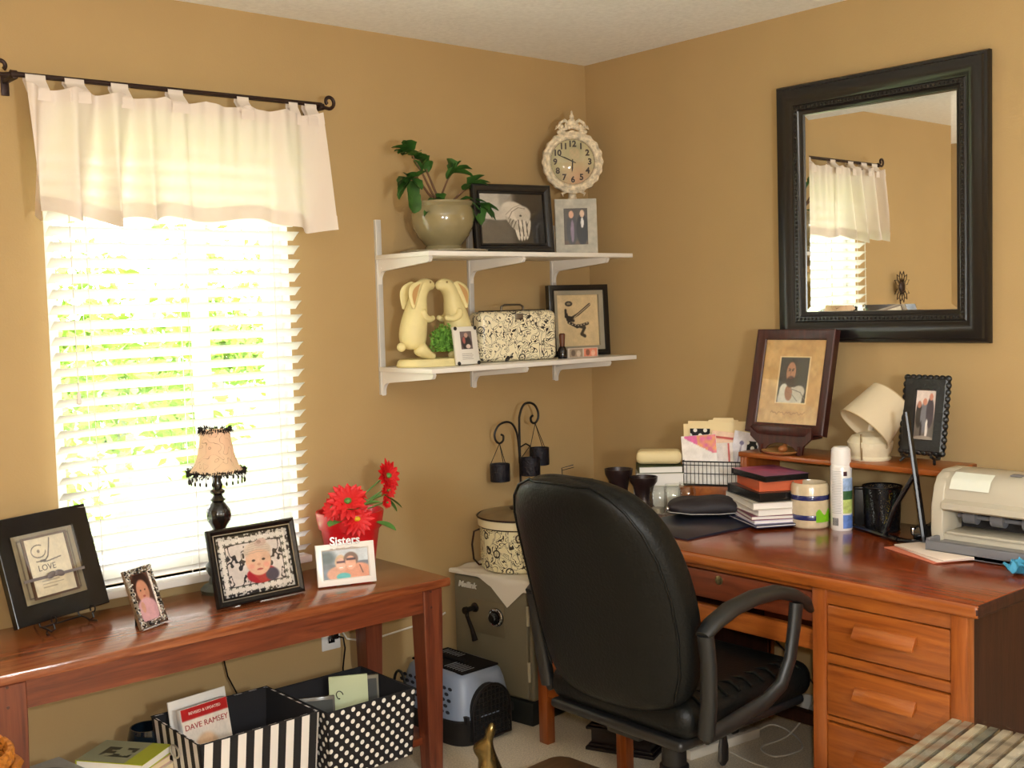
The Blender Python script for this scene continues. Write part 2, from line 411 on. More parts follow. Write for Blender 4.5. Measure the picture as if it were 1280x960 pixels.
# ---------------------------------------------------------------- curtain rod and valance
rod = thing('curtain_rod', 'dark iron curtain rod with scroll finials above the window', 'curtain rod', (-1.785, -.09, 2.146))
MB().cyl((-.49, 0, 0), (.485, 0, .006), .0075, seg=14).obj('pole', M_iron, rod)
for s in (-1, 1):
    pts = [(s*.485, 0, 0)]
    for i in range(22):
        a = -PI/2+i/21*PI*1.75; r = .022*(1-i/21*.55)
        pts.append((s*(.515+math.cos(a)*r), 0, .018+math.sin(a)*r))
    m = MB(); m.tube(pts, [.006]*len(pts), 8); m.cyl((s*.475, 0, 0), (s*.492, 0, 0), .011, seg=12); m.obj('finial', M_iron, rod)
    m = MB(); m.box(s*.48-.007, s*.48+.007, -.006, .085, -.012, -.002, bev=.001); m.box(s*.48-.011, s*.48+.011, .083, .09, -.045, .02, bev=.002); m.obj('bracket', M_iron, rod)
val = thing('curtain_valance', 'cream tab top valance hanging from the iron rod over the blind', 'curtain', (-1.785, -.09, 2.14))
M_cur = clothmat('cream_curtain_cloth', (242, 231, 222), .27)
XL, XR = -.462, .462
def fold(u, v):                          # u across, v 0 top .. 1 bottom
    left = 1-sstep(.30, .50, u); right = sstep(.72, .86, u); midc = 1-left-right
    a = .015+.028*v
    y = left*a*1.25*math.sin(u*2*PI*8.0+.6+1.6*v+.5*math.sin(u*23)) + right*(a*.9)*math.sin(u*2*PI*6+1.0) + midc*.006*math.sin(u*2*PI*7)*(1-.3*v)
    y += .006*math.sin(u*2*PI*17+2*v)*(1-v)*.9
    y -= .010*v
    xx = XL+(XR-XL)*u + left*.012*v*math.sin(u*2*PI*9+1.9) + (.004+.028*v)*(u-.5)*(1 if u < .5 else 1.9) + (.012 if u < .5 else 0)*v
    sag = .012*abs(math.sin(u*PI*7))*(1-v)**3
    zb = -.385-.016*math.sin(u*2*PI*8+2.0)*left - .020*right*sstep(.86, .93, u)*1 + .010*midc + .008*math.sin(u*20)
    zt = -.020-sag
    return Vector((xx, -.030-y*1.0-.012*v, zt+(zb-zt)*v))
m = MB(); m.grid(180, 26, fold); m.obj('cloth_panel', M_cur, val, smooth=80)
m = MB(); m.grid(180, 3, lambda u, v: fold(u, .88+.12*v)+Vector((0, -.0025, 0))); m.obj('hem', M_cur, val, smooth=80)
m = MB(); m.grid(180, 2, lambda u, v: fold(u, .0+.10*v)+Vector((0, -.002, 0))); m.obj('heading_band', M_cur, val, smooth=80)
def px2x(px): return -2.251+(px-25)*(.943/372)+1.785
for c0, hw in ((40, .030), (82, .030), (133, .028), (200, .026), (287, .022), (357, .018), (382, .024)):
    x = px2x(c0); u = (x-XL)/(XR-XL); p = fold(max(0, min(1, u)), .07)
    def tab(a, v, x=x, hw=hw, p=p):
        pr = [(p.y-.005, -.065), (p.y-.005, -.035), (-.0105, -.006), (-.0095, .008), (0, .0125), (.0095, .008), (.0105, -.006), (p.y+.004, -.045)]
        k = v*(len(pr)-1); i = min(int(k), len(pr)-2); q = lerp(pr[i], pr[i+1], k-i)
        return Vector((x+(a-.5)*2*hw*(1-.10*math.sin(v*PI)), q[0], q[1]))
    MB().grid(6, 28, tab).obj('tab', M_cur, val, smooth=80)

# ---------------------------------------------------------------- wall shelves
sh = thing('wall_shelf_unit', 'white two tier bracket shelf on slotted standards', 'shelf', (-1.04, 0, 1.18))
SX = (0, .41, .83)
SZU, SZL = 1.652-1.18, 1.262-1.18    # undersides
for x in SX:
    m = MB(); m.box(x-.011, x+.011, -.014, 0, 0, .612, bev=.0015)
    m.mi = 1
    for k in range(23): m.box(x-.006, x-.002, -.0146, -.0138, .012+k*.026, .026+k*.026); m.box(x+.002, x+.006, -.0146, -.0138, .012+k*.026, .026+k*.026)
    m.obj('standard', [M_white, mat('slot_shadow_grey', (196, 192, 186), .6)], sh)
    for zz in (SZU, SZL):
        poly = [(-.012, zz)]; poly += [(-.31, zz), (-.315, zz-.006), (-.308, zz-.018)]
        for i in range(9):
            t = i/8; poly.append((-.30+.255*t*1.0, zz-.02-.020*t-0*t))
        for i in range(1, 8):
            a = i/7*PI/2; poly.append((-.045+.030*math.sin(a), zz-.04-.045*(1-math.cos(a))))
        poly.append((-.012, zz-.085))
        m = MB(); m.prism(poly, x-.007, x+.007, plane='YZ'); m.cyl((x-.0085, -.03, zz-.03), (x+.0085, -.03, zz-.03), .004, seg=10); m.obj('bracket', M_white, sh)
for zz, xr in ((SZU, .955), (SZL, .965)):
    MB().box(-.018, xr, -.325, -.014, zz, zz+.016, bev=.002).obj('shelf_board', M_white, sh)
ZU, ZL = 1.669, 1.279

# ---------------------------------------------------------------- framed pictures
def stdprof(bw, d, kind='flat'):
    if kind == 'flat': return [(0, 0), (0, d), (.003, d+.001), (bw-.003, d+.001), (bw, d-.003), (bw, .002)]
    if kind == 'scoop': return [(0, 0), (0, d*.7), (bw*.12, d), (bw*.3, d*1.02), (bw*.75, d*.55), (bw*.8, d*.7), (bw*.95, d*.7), (bw, d*.5), (bw, .002)]
    if kind == 'bevelin': return [(0, 0), (0, d), (.002, d+.001), (bw, d*.35), (bw, .002)]
def frame_root(name, label, cat, loc, yaw, lean, group=None):
    e = thing(name, label, cat, loc, (rad(-lean), 0, 0), group)
    e.rotation_mode = 'XYZ'; M = Matrix.Rotation(rad(yaw), 4, 'Z') @ Matrix.Rotation(rad(-lean), 4, 'X')
    e.rotation_euler = M.to_euler(); return e
def back_and_stand(t, w, h, m, lean=12, prop=True, d=0):
    MB().box(-w/2+.006, w/2-.006, -.001, .004, .006, h-.006).obj('backing', m, t)
    if prop:
        a = rad(lean+14); L = h*.78/math.cos(rad(lean))
        mm = MB(); 
        mm.box(-w*.12, w*.12, .004, .0065, h*.78-L*.985*1.0, h*.78, rot=(rad(14+lean*.35), 0, 0), piv=(0, .005, h*.78))
        mm.obj('easel_back', m, t)
rootshift = .003

# --- LOVE frame on easel
t = frame_root('framed_picture', 'large black framed love verse with grey ribbon on a wire easel', 'picture frame', (-2.245, -.17, .655), 20, 17)
MB().ring(.305, .295, stdprof(.052, .018, 'bevelin')).obj('frame', M_black, t)
back_and_stand(t, .305, .295, M_black, 18, False)
picture('mat_board', .205, .195, Art((138, 126, 100)).rect(.08, .92, .08, .92, (70, 56, 44)).rect(.10, .90, .10, .90, (150, 138, 112)), t, 0, -.004, .05, .003)
m = MB(); m.ring(.146, .172, [(0, 0), (0, .007), (.006, .007), (.006, 0)]); m.obj('inner_frame', mat('brown_inner_moulding', (92, 66, 48), .4), t, loc=(0, -.005, .061))
def lovepic():
    a = Art((226, 214, 186)); cur = []
    for i in range(30):
        th = i/29*5.2; cur.append((.30+.17*math.cos(th+1)*(1-.0*i), .77+.11*math.sin(th+1)))
    a.line(cur, .010, (92, 82, 72)); a.line([(.62, .96), (.56, .80), (.50, .66), (.42, .60), (.30, .60)], .014, (80, 70, 62)); a.line([(.20, .60), (.45, .57), (.80, .61)], .010, (80, 70, 62))
    a.ell(.30, .77, .035, .03, (120, 110, 96))
    for k, wd in enumerate((.5, .42, .5, .34)): a.line([(.22, .30-.055*k), (.22+wd, .30-.055*k)], .006, (150, 138, 118))
    return a
picture('verse_print', .134, .160, lovepic(), t, 0, -.0075, .067, .0016)
m = MB(); m.add(text_mesh('LOVE', .024, .0004), TX(-.012, -.0085, .142) @ STAND); m.obj('lettering', mat('grey_ink', (96, 86, 76), .6), t)
m = MB(); m.box(-.10, .10, -.018, -.016, .112, .120)
for s in (-1, 1): m.sph((s*.014, -.021, .118), (.016, .005, .009), 12, 8, rot=(0, s*.35, 0))
m.sph((0, -.022, .117), (.005, .005, .006), 10, 6); m.obj('ribbon', mat('grey_satin_ribbon', (112, 104, 104), .35), t)
MB().box(-.1, .1, -.0135, -.0125, .052, .243).obj('glass', glassmat('frame_glass'), t)
# wire easel
def wire_easel(label, x, y, z, yaw, w, hgt, lip=.035, group=None):
    t = thing('wire_easel', label, 'easel', (x, y, z), rad(yaw), group)
    for s in (-1, 1):
        a = s*w/2
        pts = [(a, -.055, .03), (a, -.06, .016), (a, -.045, .006), (a, -.022, .012), (a, .0, .014), (a, .012, .05), (a*.7, .03, hgt*.6), (0, .05, hgt)]
        sc_ = []
        for i in range(16):
            th = i/15*PI*1.7; r = .014*(1-i/15*.5); sc_.append((a, -.055-math.sin(th)*r, .030+r-math.cos(th)*r*1.0))
        m = MB(); m.tube(pts, .0026, 7); m.tube(sc_, .0022, 7); m.tube([(a, -.03, .010), (a*1.1, -.032, .0022), (a*1.25, -.055, .0022)], .0022, 6)
        m.obj('scroll_leg', M_blackm, t)
    m = MB(); m.tube([(-w/2, -.01, .014), (w/2, -.01, .014)], .0024, 7); m.tube([(0, .05, hgt), (0, .115, .0022)], .0024, 7); m.obj('support', M_blackm, t)
    return t
wire_easel('black wire scroll easel holding the large love verse frame', -2.245, -.155, .625, 20, .13, .20)

# --- mini silver frame
t = frame_root('framed_photo', 'small jewelled silver frame with photo of a dark haired baby', 'photo frame', (-2.063, -.355, .6275), 25, 20)
w_, h_ = .106, .166
MB().ring(w_, h_, stdprof(.018, .009)).obj('frame', mat('silver_metal', (180, 176, 174), .3, 1, noise=.3, nscale=200), t)
m = MB(); rnd = random.Random(4)
for k in range(260):
    e = rnd.random()
    if rnd.random() < .6: x, z = rnd.choice((-1, 1))*(w_/2-rnd.uniform(.002, .017)), rnd.uniform(.003, h_-.003)
    else: x, z = rnd.uniform(-w_/2+.003, w_/2-.003), rnd.choice((rnd.uniform(.002, .017), h_-rnd.uniform(.002, .017)))
    m.mi = 0 if rnd.random() < .6 else 1
    m.sph((x, -.0105, z), rnd.uniform(.0018, .0036), 6, 4)
m.obj('beading', [mat('bright_rhinestone', (225, 225, 228), .12, .9), mat('dark_rhinestone', (50, 46, 46), .2, .6)], t)['kind'] = 'stuff'
a = Art(lambda u, v: lerp((60, 40, 36), (104, 72, 58), v)).ell(.5, .78, .42, .26, (48, 26, 22)).ell(.5, .62, .30, .25, (196, 138, 112)).ell(.5, .20, .52, .28, (206, 158, 166)).ell(.4, .65, .04, .02, (60, 36, 30)).ell(.62, .65, .04, .02, (60, 36, 30)).ell(.51, .52, .07, .02, (150, 74, 70)).ell(.3, .3, .1, .12, (200, 150, 130))
picture('photo_print', .076, .132, a, t, 0, -.004, .017, .0018)
back_and_stand(t, w_, h_, mat('black_velvet', (20, 22, 20), .8), 20)

# --- baby frame
t = frame_root('framed_photo', 'black framed photo of a baby on black and white damask', 'photo frame', (-1.716, -.325, .6275), 1.5, 14)
w_, h_ = .29, .228
MB().ring(w_, h_, stdprof(.026, .018, 'scoop')).obj('frame', M_black, t)
m = MB(); m.ring(w_-.034, h_-.034, [(0, 0), (0, .0125), (.0025, .0125), (.0025, 0)]); m.obj('silver_fillet', mat('silver_fillet', (190, 186, 180), .3, .9), t, loc=(0, 0, .017))
def dam(u, v):
    # border of florals and checks, damask inside
    U, V = u*1.30, v
    bd = min(u*1.3, (1-u)*1.3, v, 1-v)
    base_ = (222, 212, 208)
    if bd < .075:
        g = (vnoise(U*34, V*34, 2) > .52); return (40, 38, 40) if g else (200, 196, 190)
    if bd < .16:
        a_ = (U*9) % 1-.5; b_ = (V*9) % 1-.5; r = math.hypot(a_, b_)
        return (70, 76, 66) if r < .34*(.7+.3*math.cos(5*math.atan2(b_, a_))) else (226, 220, 214)
    if bd < .175: return (60, 56, 58)
    x = abs(u-.5)*2; n = vnoise(x*7+3, V*8, 5)+.4*vnoise(x*16, V*18, 6)
    return (48, 46, 50) if (.62 < n < .80 or n > 1.02) else base_
a = Art(dam)
a.ell(.56, .30, .20, .14, (176, 40, 52), soft=.08).ell(.70, .27, .09, .10, (60, 60, 84), soft=.2).ell(.54, .52, .170, .235, (226, 182, 156), soft=.06).ell(.545, .68, .185, .15, (214, 198, 184), soft=.07)
a.ell(.545, .60, .15, .10, (228, 186, 160), soft=.25).ell(.60, .80, .085, .06, (206, 178, 168), 20, .1).ell(.58, .81, .03, .03, (170, 140, 130), 0, .2)
for k in range(5): a.line([(.38+.015*k, .64+.035*k), (.54, .66+.035*k), (.71-.012*k, .64+.035*k)], .004, (184, 164, 150))
a.ell(.475, .53, .024, .018, (70, 54, 50)).ell(.61, .53, .024, .018, (70, 54, 50)).ell(.54, .46, .024, .02, (206, 150, 130)).ell(.545, .38, .042, .016, (178, 84, 84)).ell(.44, .44, .04, .04, (228, 160, 144), soft=.6).ell(.64, .44, .04, .04, (228, 160, 144), soft=.6)
picture('photo_print', w_-.042, h_-.042, a, t, 0, -.005, .021, .0014)
MB().box(-.122, .122, -.0085, -.0078, .024, .204).obj('glass', glassmat('frame_glass'), t)
back_and_stand(t, w_, h_, M_black, 14)

# --- sisters
t = frame_root('framed_photo', 'small white frame topped with raised word, photo of two women', 'photo frame', (-1.428, -.343, .6275), -19, 11)
w_, h_ = .184, .128
MB().ring(w_, h_, stdprof(.02, .012)).obj('frame', mat('glossy_white_frame', (238, 234, 230), .25), t)
a = Art(lambda u, v: lerp((188, 198, 206), (204, 210, 216), v)).rect(0, 1, .0, .48, (122, 134, 146)).ell(.10, .72, .2, .26, (92, 104, 104), soft=.5).ell(.1, .45, .2, .1, (110, 116, 120), soft=.4).ell(.9, .5, .25, .06, (110, 116, 126), soft=.4)
a.ell(.36, .18, .27, .26, (214, 158, 130)).ell(.76, .16, .30, .34, (212, 146, 116)).ell(.40, .56, .125, .25, (206, 172, 136)).ell(.40, .50, .10, .20, (228, 178, 154)).ell(.62, .64, .155, .24, (120, 92, 76)).ell(.61, .52, .115, .23, (226, 166, 138))
a.rect(.31, .49, .53, .60, (84, 50, 56), .01).rect(.52, .72, .60, .68, (70, 44, 46), .01).ell(.40, .38, .045, .02, (250, 240, 236)).ell(.60, .40, .045, .02, (246, 226, 220)).ell(.44, .08, .15, .12, (88, 176, 176)).line([(.80, .42), (.86, .15)], .012, (90, 60, 50))
picture('photo_print', w_-.036, h_-.036, a, t, 0, -.004, .018, .0016)
m = MB(); m.add(text_mesh('Sisters', .036, .002, bold=.0008), TX(0, -.017, .135) @ STAND); m.obj('lettering', mat('silvery_grey_letters', (176, 170, 168), .3, .5), t)
m = MB()
rnd = random.Random(2)
for k in range(22): m.sph((-.045+k*.0043, -.0145, .112+rnd.uniform(-.002, .002)), .0024, 6, 4)
m.obj('beading', mat('pearly_beads', (220, 214, 212), .3, .3), t)
back_and_stand(t, w_, h_, M_paper, 11)

# --- hands photo on upper shelf
t = frame_root('framed_picture', 'wide black frame with black and white photo of joined hands', 'picture frame', (-.607, -.235, ZU), -12, 6)
w_, h_ = .325, .246
MB().ring(w_, h_, stdprof(.034, .018, 'scoop')).obj('frame', M_black, t)
m = MB(); m.ring(w_-.056, h_-.056, [(0, 0), (0, .010), (.002, .010), (.002, 0)]); m.obj('silver_fillet', mat('silver_fillet', (190, 186, 180), .3, .9), t, loc=(0, 0, .028))
a = Art(lambda u, v: lerp((58, 54, 50), (34, 32, 31), u)).ell(.18, .92, .34, .26, (186, 178, 168), 0, .3).ell(.40, .88, .10, .2, (150, 144, 136), 0, .3).ell(.20, .12, .34, .50, (92, 88, 82), 0, .3).ell(.18, .62, .36, .14, (196, 188, 178), -8, .15).ell(.05, .7, .2, .12, (206, 198, 188), 0, .3)
a.ell(.52, .66, .20, .17, (206, 198, 186), -35, .12).ell(.60, .52, .17, .20, (214, 206, 194), -20, .12).ell(.66, .60, .13, .16, (196, 188, 176), 10, .15)
for k in range(4): a.ell(.56+.06*k, .26+.012*abs(k-1), .026, .20, (220-6*k, 212-6*k, 200-6*k), 8-6*k, .12)
for k in range(4): a.ell(.46+.04*k, .42-.02*k, .02, .15, (176, 168, 156), 28, .2)
for k in range(3): a.line([(.588+.06*k, .48), (.604+.06*k, .16)], .008, (60, 56, 52))
for k in range(3): a.line([(.47+.045*k, .50-.02*k), (.42+.04*k, .34-.02*k)], .007, (84, 78, 72))
a.line([(.44, .50), (.50, .64), (.60, .72), (.70, .70)], .007, (120, 112, 104)).line([(.66, .50), (.74, .46)], .02, (190, 182, 170))
a.ell(.63, .56, .02, .02, (60, 56, 52)).line([(.40, .58), (.52, .72), (.64, .78)], .006, (150, 142, 132)).line([(.50, .46), (.42, .32)], .006, (90, 84, 78))
picture('photo_print', w_-.062, h_-.062, a, t, 0, -.005, .031, .0018)
MB().box(-.131, .131, -.0075, -.0070, .031, .215).obj('glass', glassmat('frame_glass'), t)
back_and_stand(t, w_, h_, M_black, 6)

# --- grey couple frame
t = frame_root('framed_photo', 'weathered grey wood frame with photo of a couple, below the clock', 'photo frame', (-.297, -.235, ZU), -36, 4)
w_, h_ = .158, .205
MB().ring(w_, h_, stdprof(.034, .015, 'bevelin')).obj('frame', mat('whitewashed_grey_wood', (176, 172, 160), .7, noise=.18, nscale=40), t)
a = Art((78, 72, 66)).rect(0, 1, 0, .12, (92, 76, 62)).ell(.34, .42, .22, .42, (64, 62, 66)).ell(.32, .82, .10, .10, (206, 160, 132)).ell(.36, .38, .07, .3, (128, 110, 132)).ell(.76, .42, .24, .42, (30, 30, 34)).ell(.76, .84, .09, .10, (210, 180, 156)).ell(.76, .6, .06, .14, (220, 220, 220))
picture('photo_print', w_-.064, h_-.064, a, t, 0, -.004, .032, .0025)
back_and_stand(t, w_, h_, M_paper, 4)

# --- tile photo stand on lower shelf
t = frame_root('photo_tile', 'small white tile with tiny photo leaning before the rabbit statue', 'photo tile', (-.845, -.248, ZL), 2, 8)
MB().box(-.052, .052, -.006, .006, .002, .134, bev=.002).obj('tile', mat('white_glazed_tile', (226, 222, 214), .3), t)
a = Art((108, 92, 92)).ell(.5, .35, .42, .42, (42, 34, 36)).ell(.5, .78, .16, .14, (186, 150, 132)).ell(.3, .5, .12, .2, (160, 90, 84)).ell(.62, .15, .2, .12, (210, 190, 180))
picture('photo_print', .052, .062, a, t, 0, -.0066, .055, .002)
m = MB()
for k in range(4): m.box(-.026, .020+.004*(k % 2), -.0068, -.0062, .038-k*.006, .0395-k*.006)
m.obj('caption_lines', mat('grey_print', (140, 132, 124), .6), t)
for s in (-1, 1):
    for z in (.006, .128): MB().sph((s*.045, -.008, z), (.007, .005, .007), 10, 6).obj('corner_clip', M_blackm, t)
m = MB(); m.tube([(0, .006, .10), (0, .05, .006)], .0025, 6); m.obj('easel_back', M_blackm, t)

# --- runner shadow box
t = frame_root('framed_picture', 'black shadow box frame with dotted runner drawing, lower shelf end', 'picture frame', (-.212, -.15, ZL), -14, 3)
w_, h_ = .262, .275
MB().ring(w_, h_, [(0, -.012), (0, .018), (.002, .019), (.020, .019), (.022, .017), (.022, -.01)]).obj('frame', M_black, t)
MB().ring(w_-.044, h_-.044, [(0, .015), (.016, .009), (.016, -.004), (0, -.004)]).obj('inner_mount', mat('grey_linen_mount', (150, 142, 124), .8), t, loc=(0, 0, .022))
a = Art((214, 190, 148))
a.ell(.30, .82, .09, .05, (60, 54, 50)).ell(.30, .82, .05, .022, (150, 136, 110)).line([(.22, .70), (.22, .58), (.36, .55), (.52, .62), (.80, .80)], .028, (40, 36, 34)).line([(.24, .62), (.26, .52), (.40, .50)], .03, (48, 42, 40))
a.line([(.28, .47), (.48, .38), (.74, .44)], .030, (52, 46, 44)).line([(.50, .40), (.66, .36), (.58, .24), (.66, .20)], .032, (46, 42, 40))
for i in range(7): a.ell(.30+.07*i, .455-.05*math.sin(i*.5), .014, .009, (214, 200, 168))
a.line([(.42, .56), (.84, .82)], .008, (190, 170, 140))
picture('drawing', w_-.076, h_-.07, a, t, 0, .001, .035, .0018)
MB().box(-w_/2+.018, w_/2-.018, .004, .010, .018, h_-.018).obj('backing', M_black, t)
MB().box(-w_/2+.021, w_/2-.021, -.0165, -.0158, .021, h_-.021).obj('glass', glassmat('frame_glass'), t)

# --- little bottle and photo block before it
t = thing('nail_polish_bottle', 'tiny dark bottle with brown cap before the runner picture', 'bottle', (-.392, -.245, ZL))
m = MB(); m.lathe([(0, 0), (.017, 0), (.018, .004), (.018, .03), (.012, .042), (.008, .046), (0, .046)], 18); m.obj('bottle', mat('dark_bottle_glass', (24, 18, 20), .12), t)
m = MB(); m.lathe([(0, .045), (.009, .045), (.012, .09), (.008, .094), (0, .094)], 16); m.obj('cap', mat('brown_cap', (92, 52, 34), .35), t)
t = thing('photo_block', 'narrow low block of two small prints before the runner picture', 'photo block', (-.30, -.255, ZL), rad(-10))
MB().box(-.068, .068, -.008, .012, 0, .036, bev=.001).obj('block', mat('frosted_acrylic', (196, 182, 168), .25), t)
for s, c in ((-1, (150, 132, 112)), (1, (214, 132, 106))):
    picture('photo_print', .060, .030, Art(c).ell(.3, .5, .16, .4, lerp(c, (60, 50, 46), .5)).ell(.7, .4, .16, .4, lerp(c, (236, 220, 200), .5)), t, s*.033, -.0085, .003, .0025)

# ---------------------------------------------------------------- clock
t = frame_root('shelf_clock', 'round distressed white clock with scalloped rim and floral crest', 'clock', (-.213, -.135, ZU), -32, 0)
CZ = .358; R = .098
Mc = Matrix.Translation((0, 0, CZ)) @ Matrix.Rotation(PI/2, 4, 'X')        # lathe axis z -> -y
M_dis = mat('distressed_cream_paint', (216, 202, 176), .55, noise=.35, nscale=70, bump=.6, bscale=60)
m = MB(); m.lathe([(0, -.03), (.098, -.03), (.112, -.024), (.118, -.008), (.117, .004), (.108, .010)], 64, mat4=Mc); m.obj('case', mat('aged_brown_case', (112, 86, 58), .5), t)
sca = lambda a, r, z: r*(1+.020*math.cos(a*20)*(1 if r > .1 else 0))
m = MB(); m.lathe([(.112, .0), (.120, .008), (.117, .018), (.108, .022), (.100, .017), (.094, .019), (.088, .014), (.086, .006)], 120, mat4=Mc, scal=sca)
m.obj('rim', M_dis, t)
def dial(u, v):
    n = vnoise(u*5, v*5, 3); c = lerp((160, 152, 112), (190, 178, 136), n)
    d = math.hypot(u-.62, v-.12); c = lerp(c, (196, 138, 104), max(0, 1-d*2.0)*.7)
    if math.hypot(u-.55, v-.68) < .12: c = lerp(c, (226, 176, 140), .5*vnoise(u*20, v*20, 1))
    r = math.hypot(u-.5, v-.5)
    if .485 < r < .5: c = (90, 74, 54)
    return c
bmq = MB(); 
o = picture('dial', .176, .176, dial, t, 0, -.0065, CZ-.088, .003)
# trim the square print to a disc
bm_ = bmesh.new(); bm_.from_mesh(o.data)
bmesh.ops.delete(bm_, geom=[v for v in bm_.verts if math.hypot(v.co.x, v.co.z-CZ) > .0885], context='VERTS'); bm_.to_mesh(o.data); bm_.free()
m = MB()
for k in range(1, 13):
    a = PI/2-k*PI/6; me = text_mesh(str(k), .032, .0003, bold=.0012)
    m.add(me, TX(math.cos(a)*.068, -.0075, CZ+math.sin(a)*.068) @ STAND)
m.obj('numerals', mat('dark_brown_numerals', (44, 30, 22), .6), t)
m = MB(); m.tube([(.012, -.010, CZ-.004), (-.030, -.010, CZ+.016), (-.056, -.010, CZ+.026)], [.0016, .0022, .0006], 6); m.obj('minute_hand', M_blackm, t)
m = MB(); m.tube([(0, -.0115, CZ+.01), (-.002, -.0115, CZ-.024), (-.004, -.0115, CZ-.040)], [.0016, .0034, .0006], 6); m.sph((0, -.012, CZ), .004, 10, 6); m.obj('hour_hand', M_blackm, t)
m = MB(); m.lathe([(.088, .008), (.080, .014), (.060, .022), (.035, .028), (.012, .0305), (0, .031)], 48, mat4=Mc); m.obj('glass_dome', glassmat('clock_glass', rough=.05, ior=1.5), t)
m = MB()
rnd = random.Random(9)
for k in range(-5, 6):
    a = PI/2+k*.085; r = .124+.010*(1-abs(k)/5)
    m.sph((math.cos(a)*r, -.010, CZ+math.sin(a)*r), (.009, .008, .009), 10, 6)
    if abs(k) < 5: m.sph((math.cos(a)*(r+.014)+rnd.uniform(-.003, .003), -.008, CZ+math.sin(a)*(r+.012)), (.007, .006, .008), 8, 6)
m.sph((0, -.010, CZ+.150), (.016, .009, .015), 12, 8); m.sph((0, -.010, CZ+.170), (.009, .007, .012), 10, 6); m.sph((0, -.01, CZ+.186), (.0045, .0045, .009), 8, 6)
for s in (-1, 1):
    m.tube([(s*.012, -.01, CZ+.146), (s*.028, -.01, CZ+.158), (s*.045, -.01, CZ+.148), (s*.054, -.01, CZ+.132), (s*.064, -.01, CZ+.124), (s*.060, -.01, CZ+.138)], [.006, .007, .006, .005, .005, .002], 8)
m.obj('floral_crest', M_dis, t)
m = MB(); m.lathe([(0, 0), (.06, 0), (.06, .008), (.035, .018), (.014, .03), (.010, .10), (.014, .17), (.024, .20), (.016, .225), (.014, .25), (0, .25)], 24, c=(0, .012, 0)); m.obj('pedestal', M_dis, t)
m = MB()
for s in (-1, 1): m.tube([(0, -.012, CZ-.118), (s*.025, -.012, CZ-.112), (s*.045, -.012, CZ-.122), (s*.040, -.012, CZ-.132)], [.007, .006, .005, .002], 8)
m.obj('lower_scroll', M_dis, t)

# ---------------------------------------------------------------- potted plant, tray
M_gl = mat('olive_tan_glaze', (138, 126, 92), .16, noise=.06, nscale=8, coat=.5)
t = thing('potted_plant', 'glazed tan pot with a leaning green succulent plant', 'potted plant', (-.865, -.155, ZU+.007))
m = MB(); m.lathe([(0, 0), (.062, 0), (.070, .006), (.072, .016), (.068, .020), (.098, .050), (.118, .085), (.123, .115), (.120, .140), (.114, .154), (.121, .164), (.120, .171), (.108, .170), (.106, .150), (0, .148)], 40); [setattr(v, 'co', Vector((v.co.x*.90, v.co.y*.90, v.co.z))) for v in m.bm.verts]; m.obj('pot', M_gl, t)
m = MB(); m.lathe([(0, .149), (.094, .151)], 30); m.obj('soil', mat('potting_soil', (56, 40, 28), .95, bump=.8, bscale=80), t)
M_leaf = mat('green_succulent_leaf', (52, 92, 34), .45, noise=.35, nscale=25); M_stem = mat('brown_stem', (104, 74, 50), .7)
def leaf(m, base_, d, up, L, W, cup=.2, lobes=0, droop=.4, n=8):
    d = Vector(d).normalized(); up = Vector(up); s = d.cross(up).normalized(); nn = s.cross(d).normalized()
    def f(u, v):
        wv = math.sin(PI*min(1, v*.92+.06))**.7*(1+(.10*math.sin(v*PI*lobes) if lobes else 0))
        return Vector(base_)+d*(v*L*(1-.1*droop*v))-Vector((0, 0, 1))*(droop*L*v*v*.5)+s*((u-.5)*W*wv)+nn*(cup*W*(2*u-1)**2*wv)
    m.grid(4, n, f)
m = MB(); ml = MB()
stems = [((0, 0, .15), (-.05, -.01, .20), (-.10, -.02, .27), (-.15, -.03, .33)), ((0, 0, .15), (-.03, 0, .21), (-.06, .0, .27), (-.08, -.01, .31)), ((0, 0, .15), (.0, 0, .20), (.02, -.01, .25), (.04, -.02, .28)),
         ((0, 0, .15), (-.06, 0, .20), (-.12, -.02, .25), (-.155, -.03, .24)), ((.01, 0, .15), (.05, 0, .18), (.09, -.01, .215), (.12, -.02, .235)), ((.02, 0, .15), (.07, 0, .17), (.11, -.02, .18), (.14, -.03, .16))]
rnd = random.Random(12)
for S in stems:
    m.tube(S, [.005, .004, .0035, .002], 6)
    tip = Vector(S[-1]); dr = (Vector(S[-1])-Vector(S[-2])).normalized()
    for k in range(8):
        dd = dr+Vector((rnd.uniform(-1.1, 1.1), rnd.uniform(-.8, .4), rnd.uniform(-.7, .6)))
        leaf(ml, tip-dr*rnd.uniform(0, .015), dd, (0, 0, 1), rnd.uniform(.058, .085), rnd.uniform(.036, .050), .25, 5, .5)
    mid = Vector(S[2])
    for k in range(2): leaf(ml, mid, dr+Vector((rnd.uniform(-1, 1), rnd.uniform(-.8, .3), rnd.uniform(-.2, .8))), (0, 0, 1), .062, .034, .2, 3, .4)
for k, (dx, dz, L) in enumerate(((-.8, -.1, .11), (-.9, .25, .09), (.5, .4, .07), (-.2, .8, .06), (.8, .0, .09), (.7, -.4, .08))):
    leaf(ml, (-.02 if dx < 0 else .06, -.02, .17), (dx, -.25, dz), (0, 0, 1), L, .036, .3, 5, .8)
for zz in (.235, .205, .185): leaf(ml, (-.150+(.24-zz)*.1, -.03, zz), (-.15, -.2, -1), (0, -1, 0), .062, .060, .15, 3, 0)
m.obj('stem', M_stem, t); ml.obj('leaves', M_leaf, t, smooth=80)
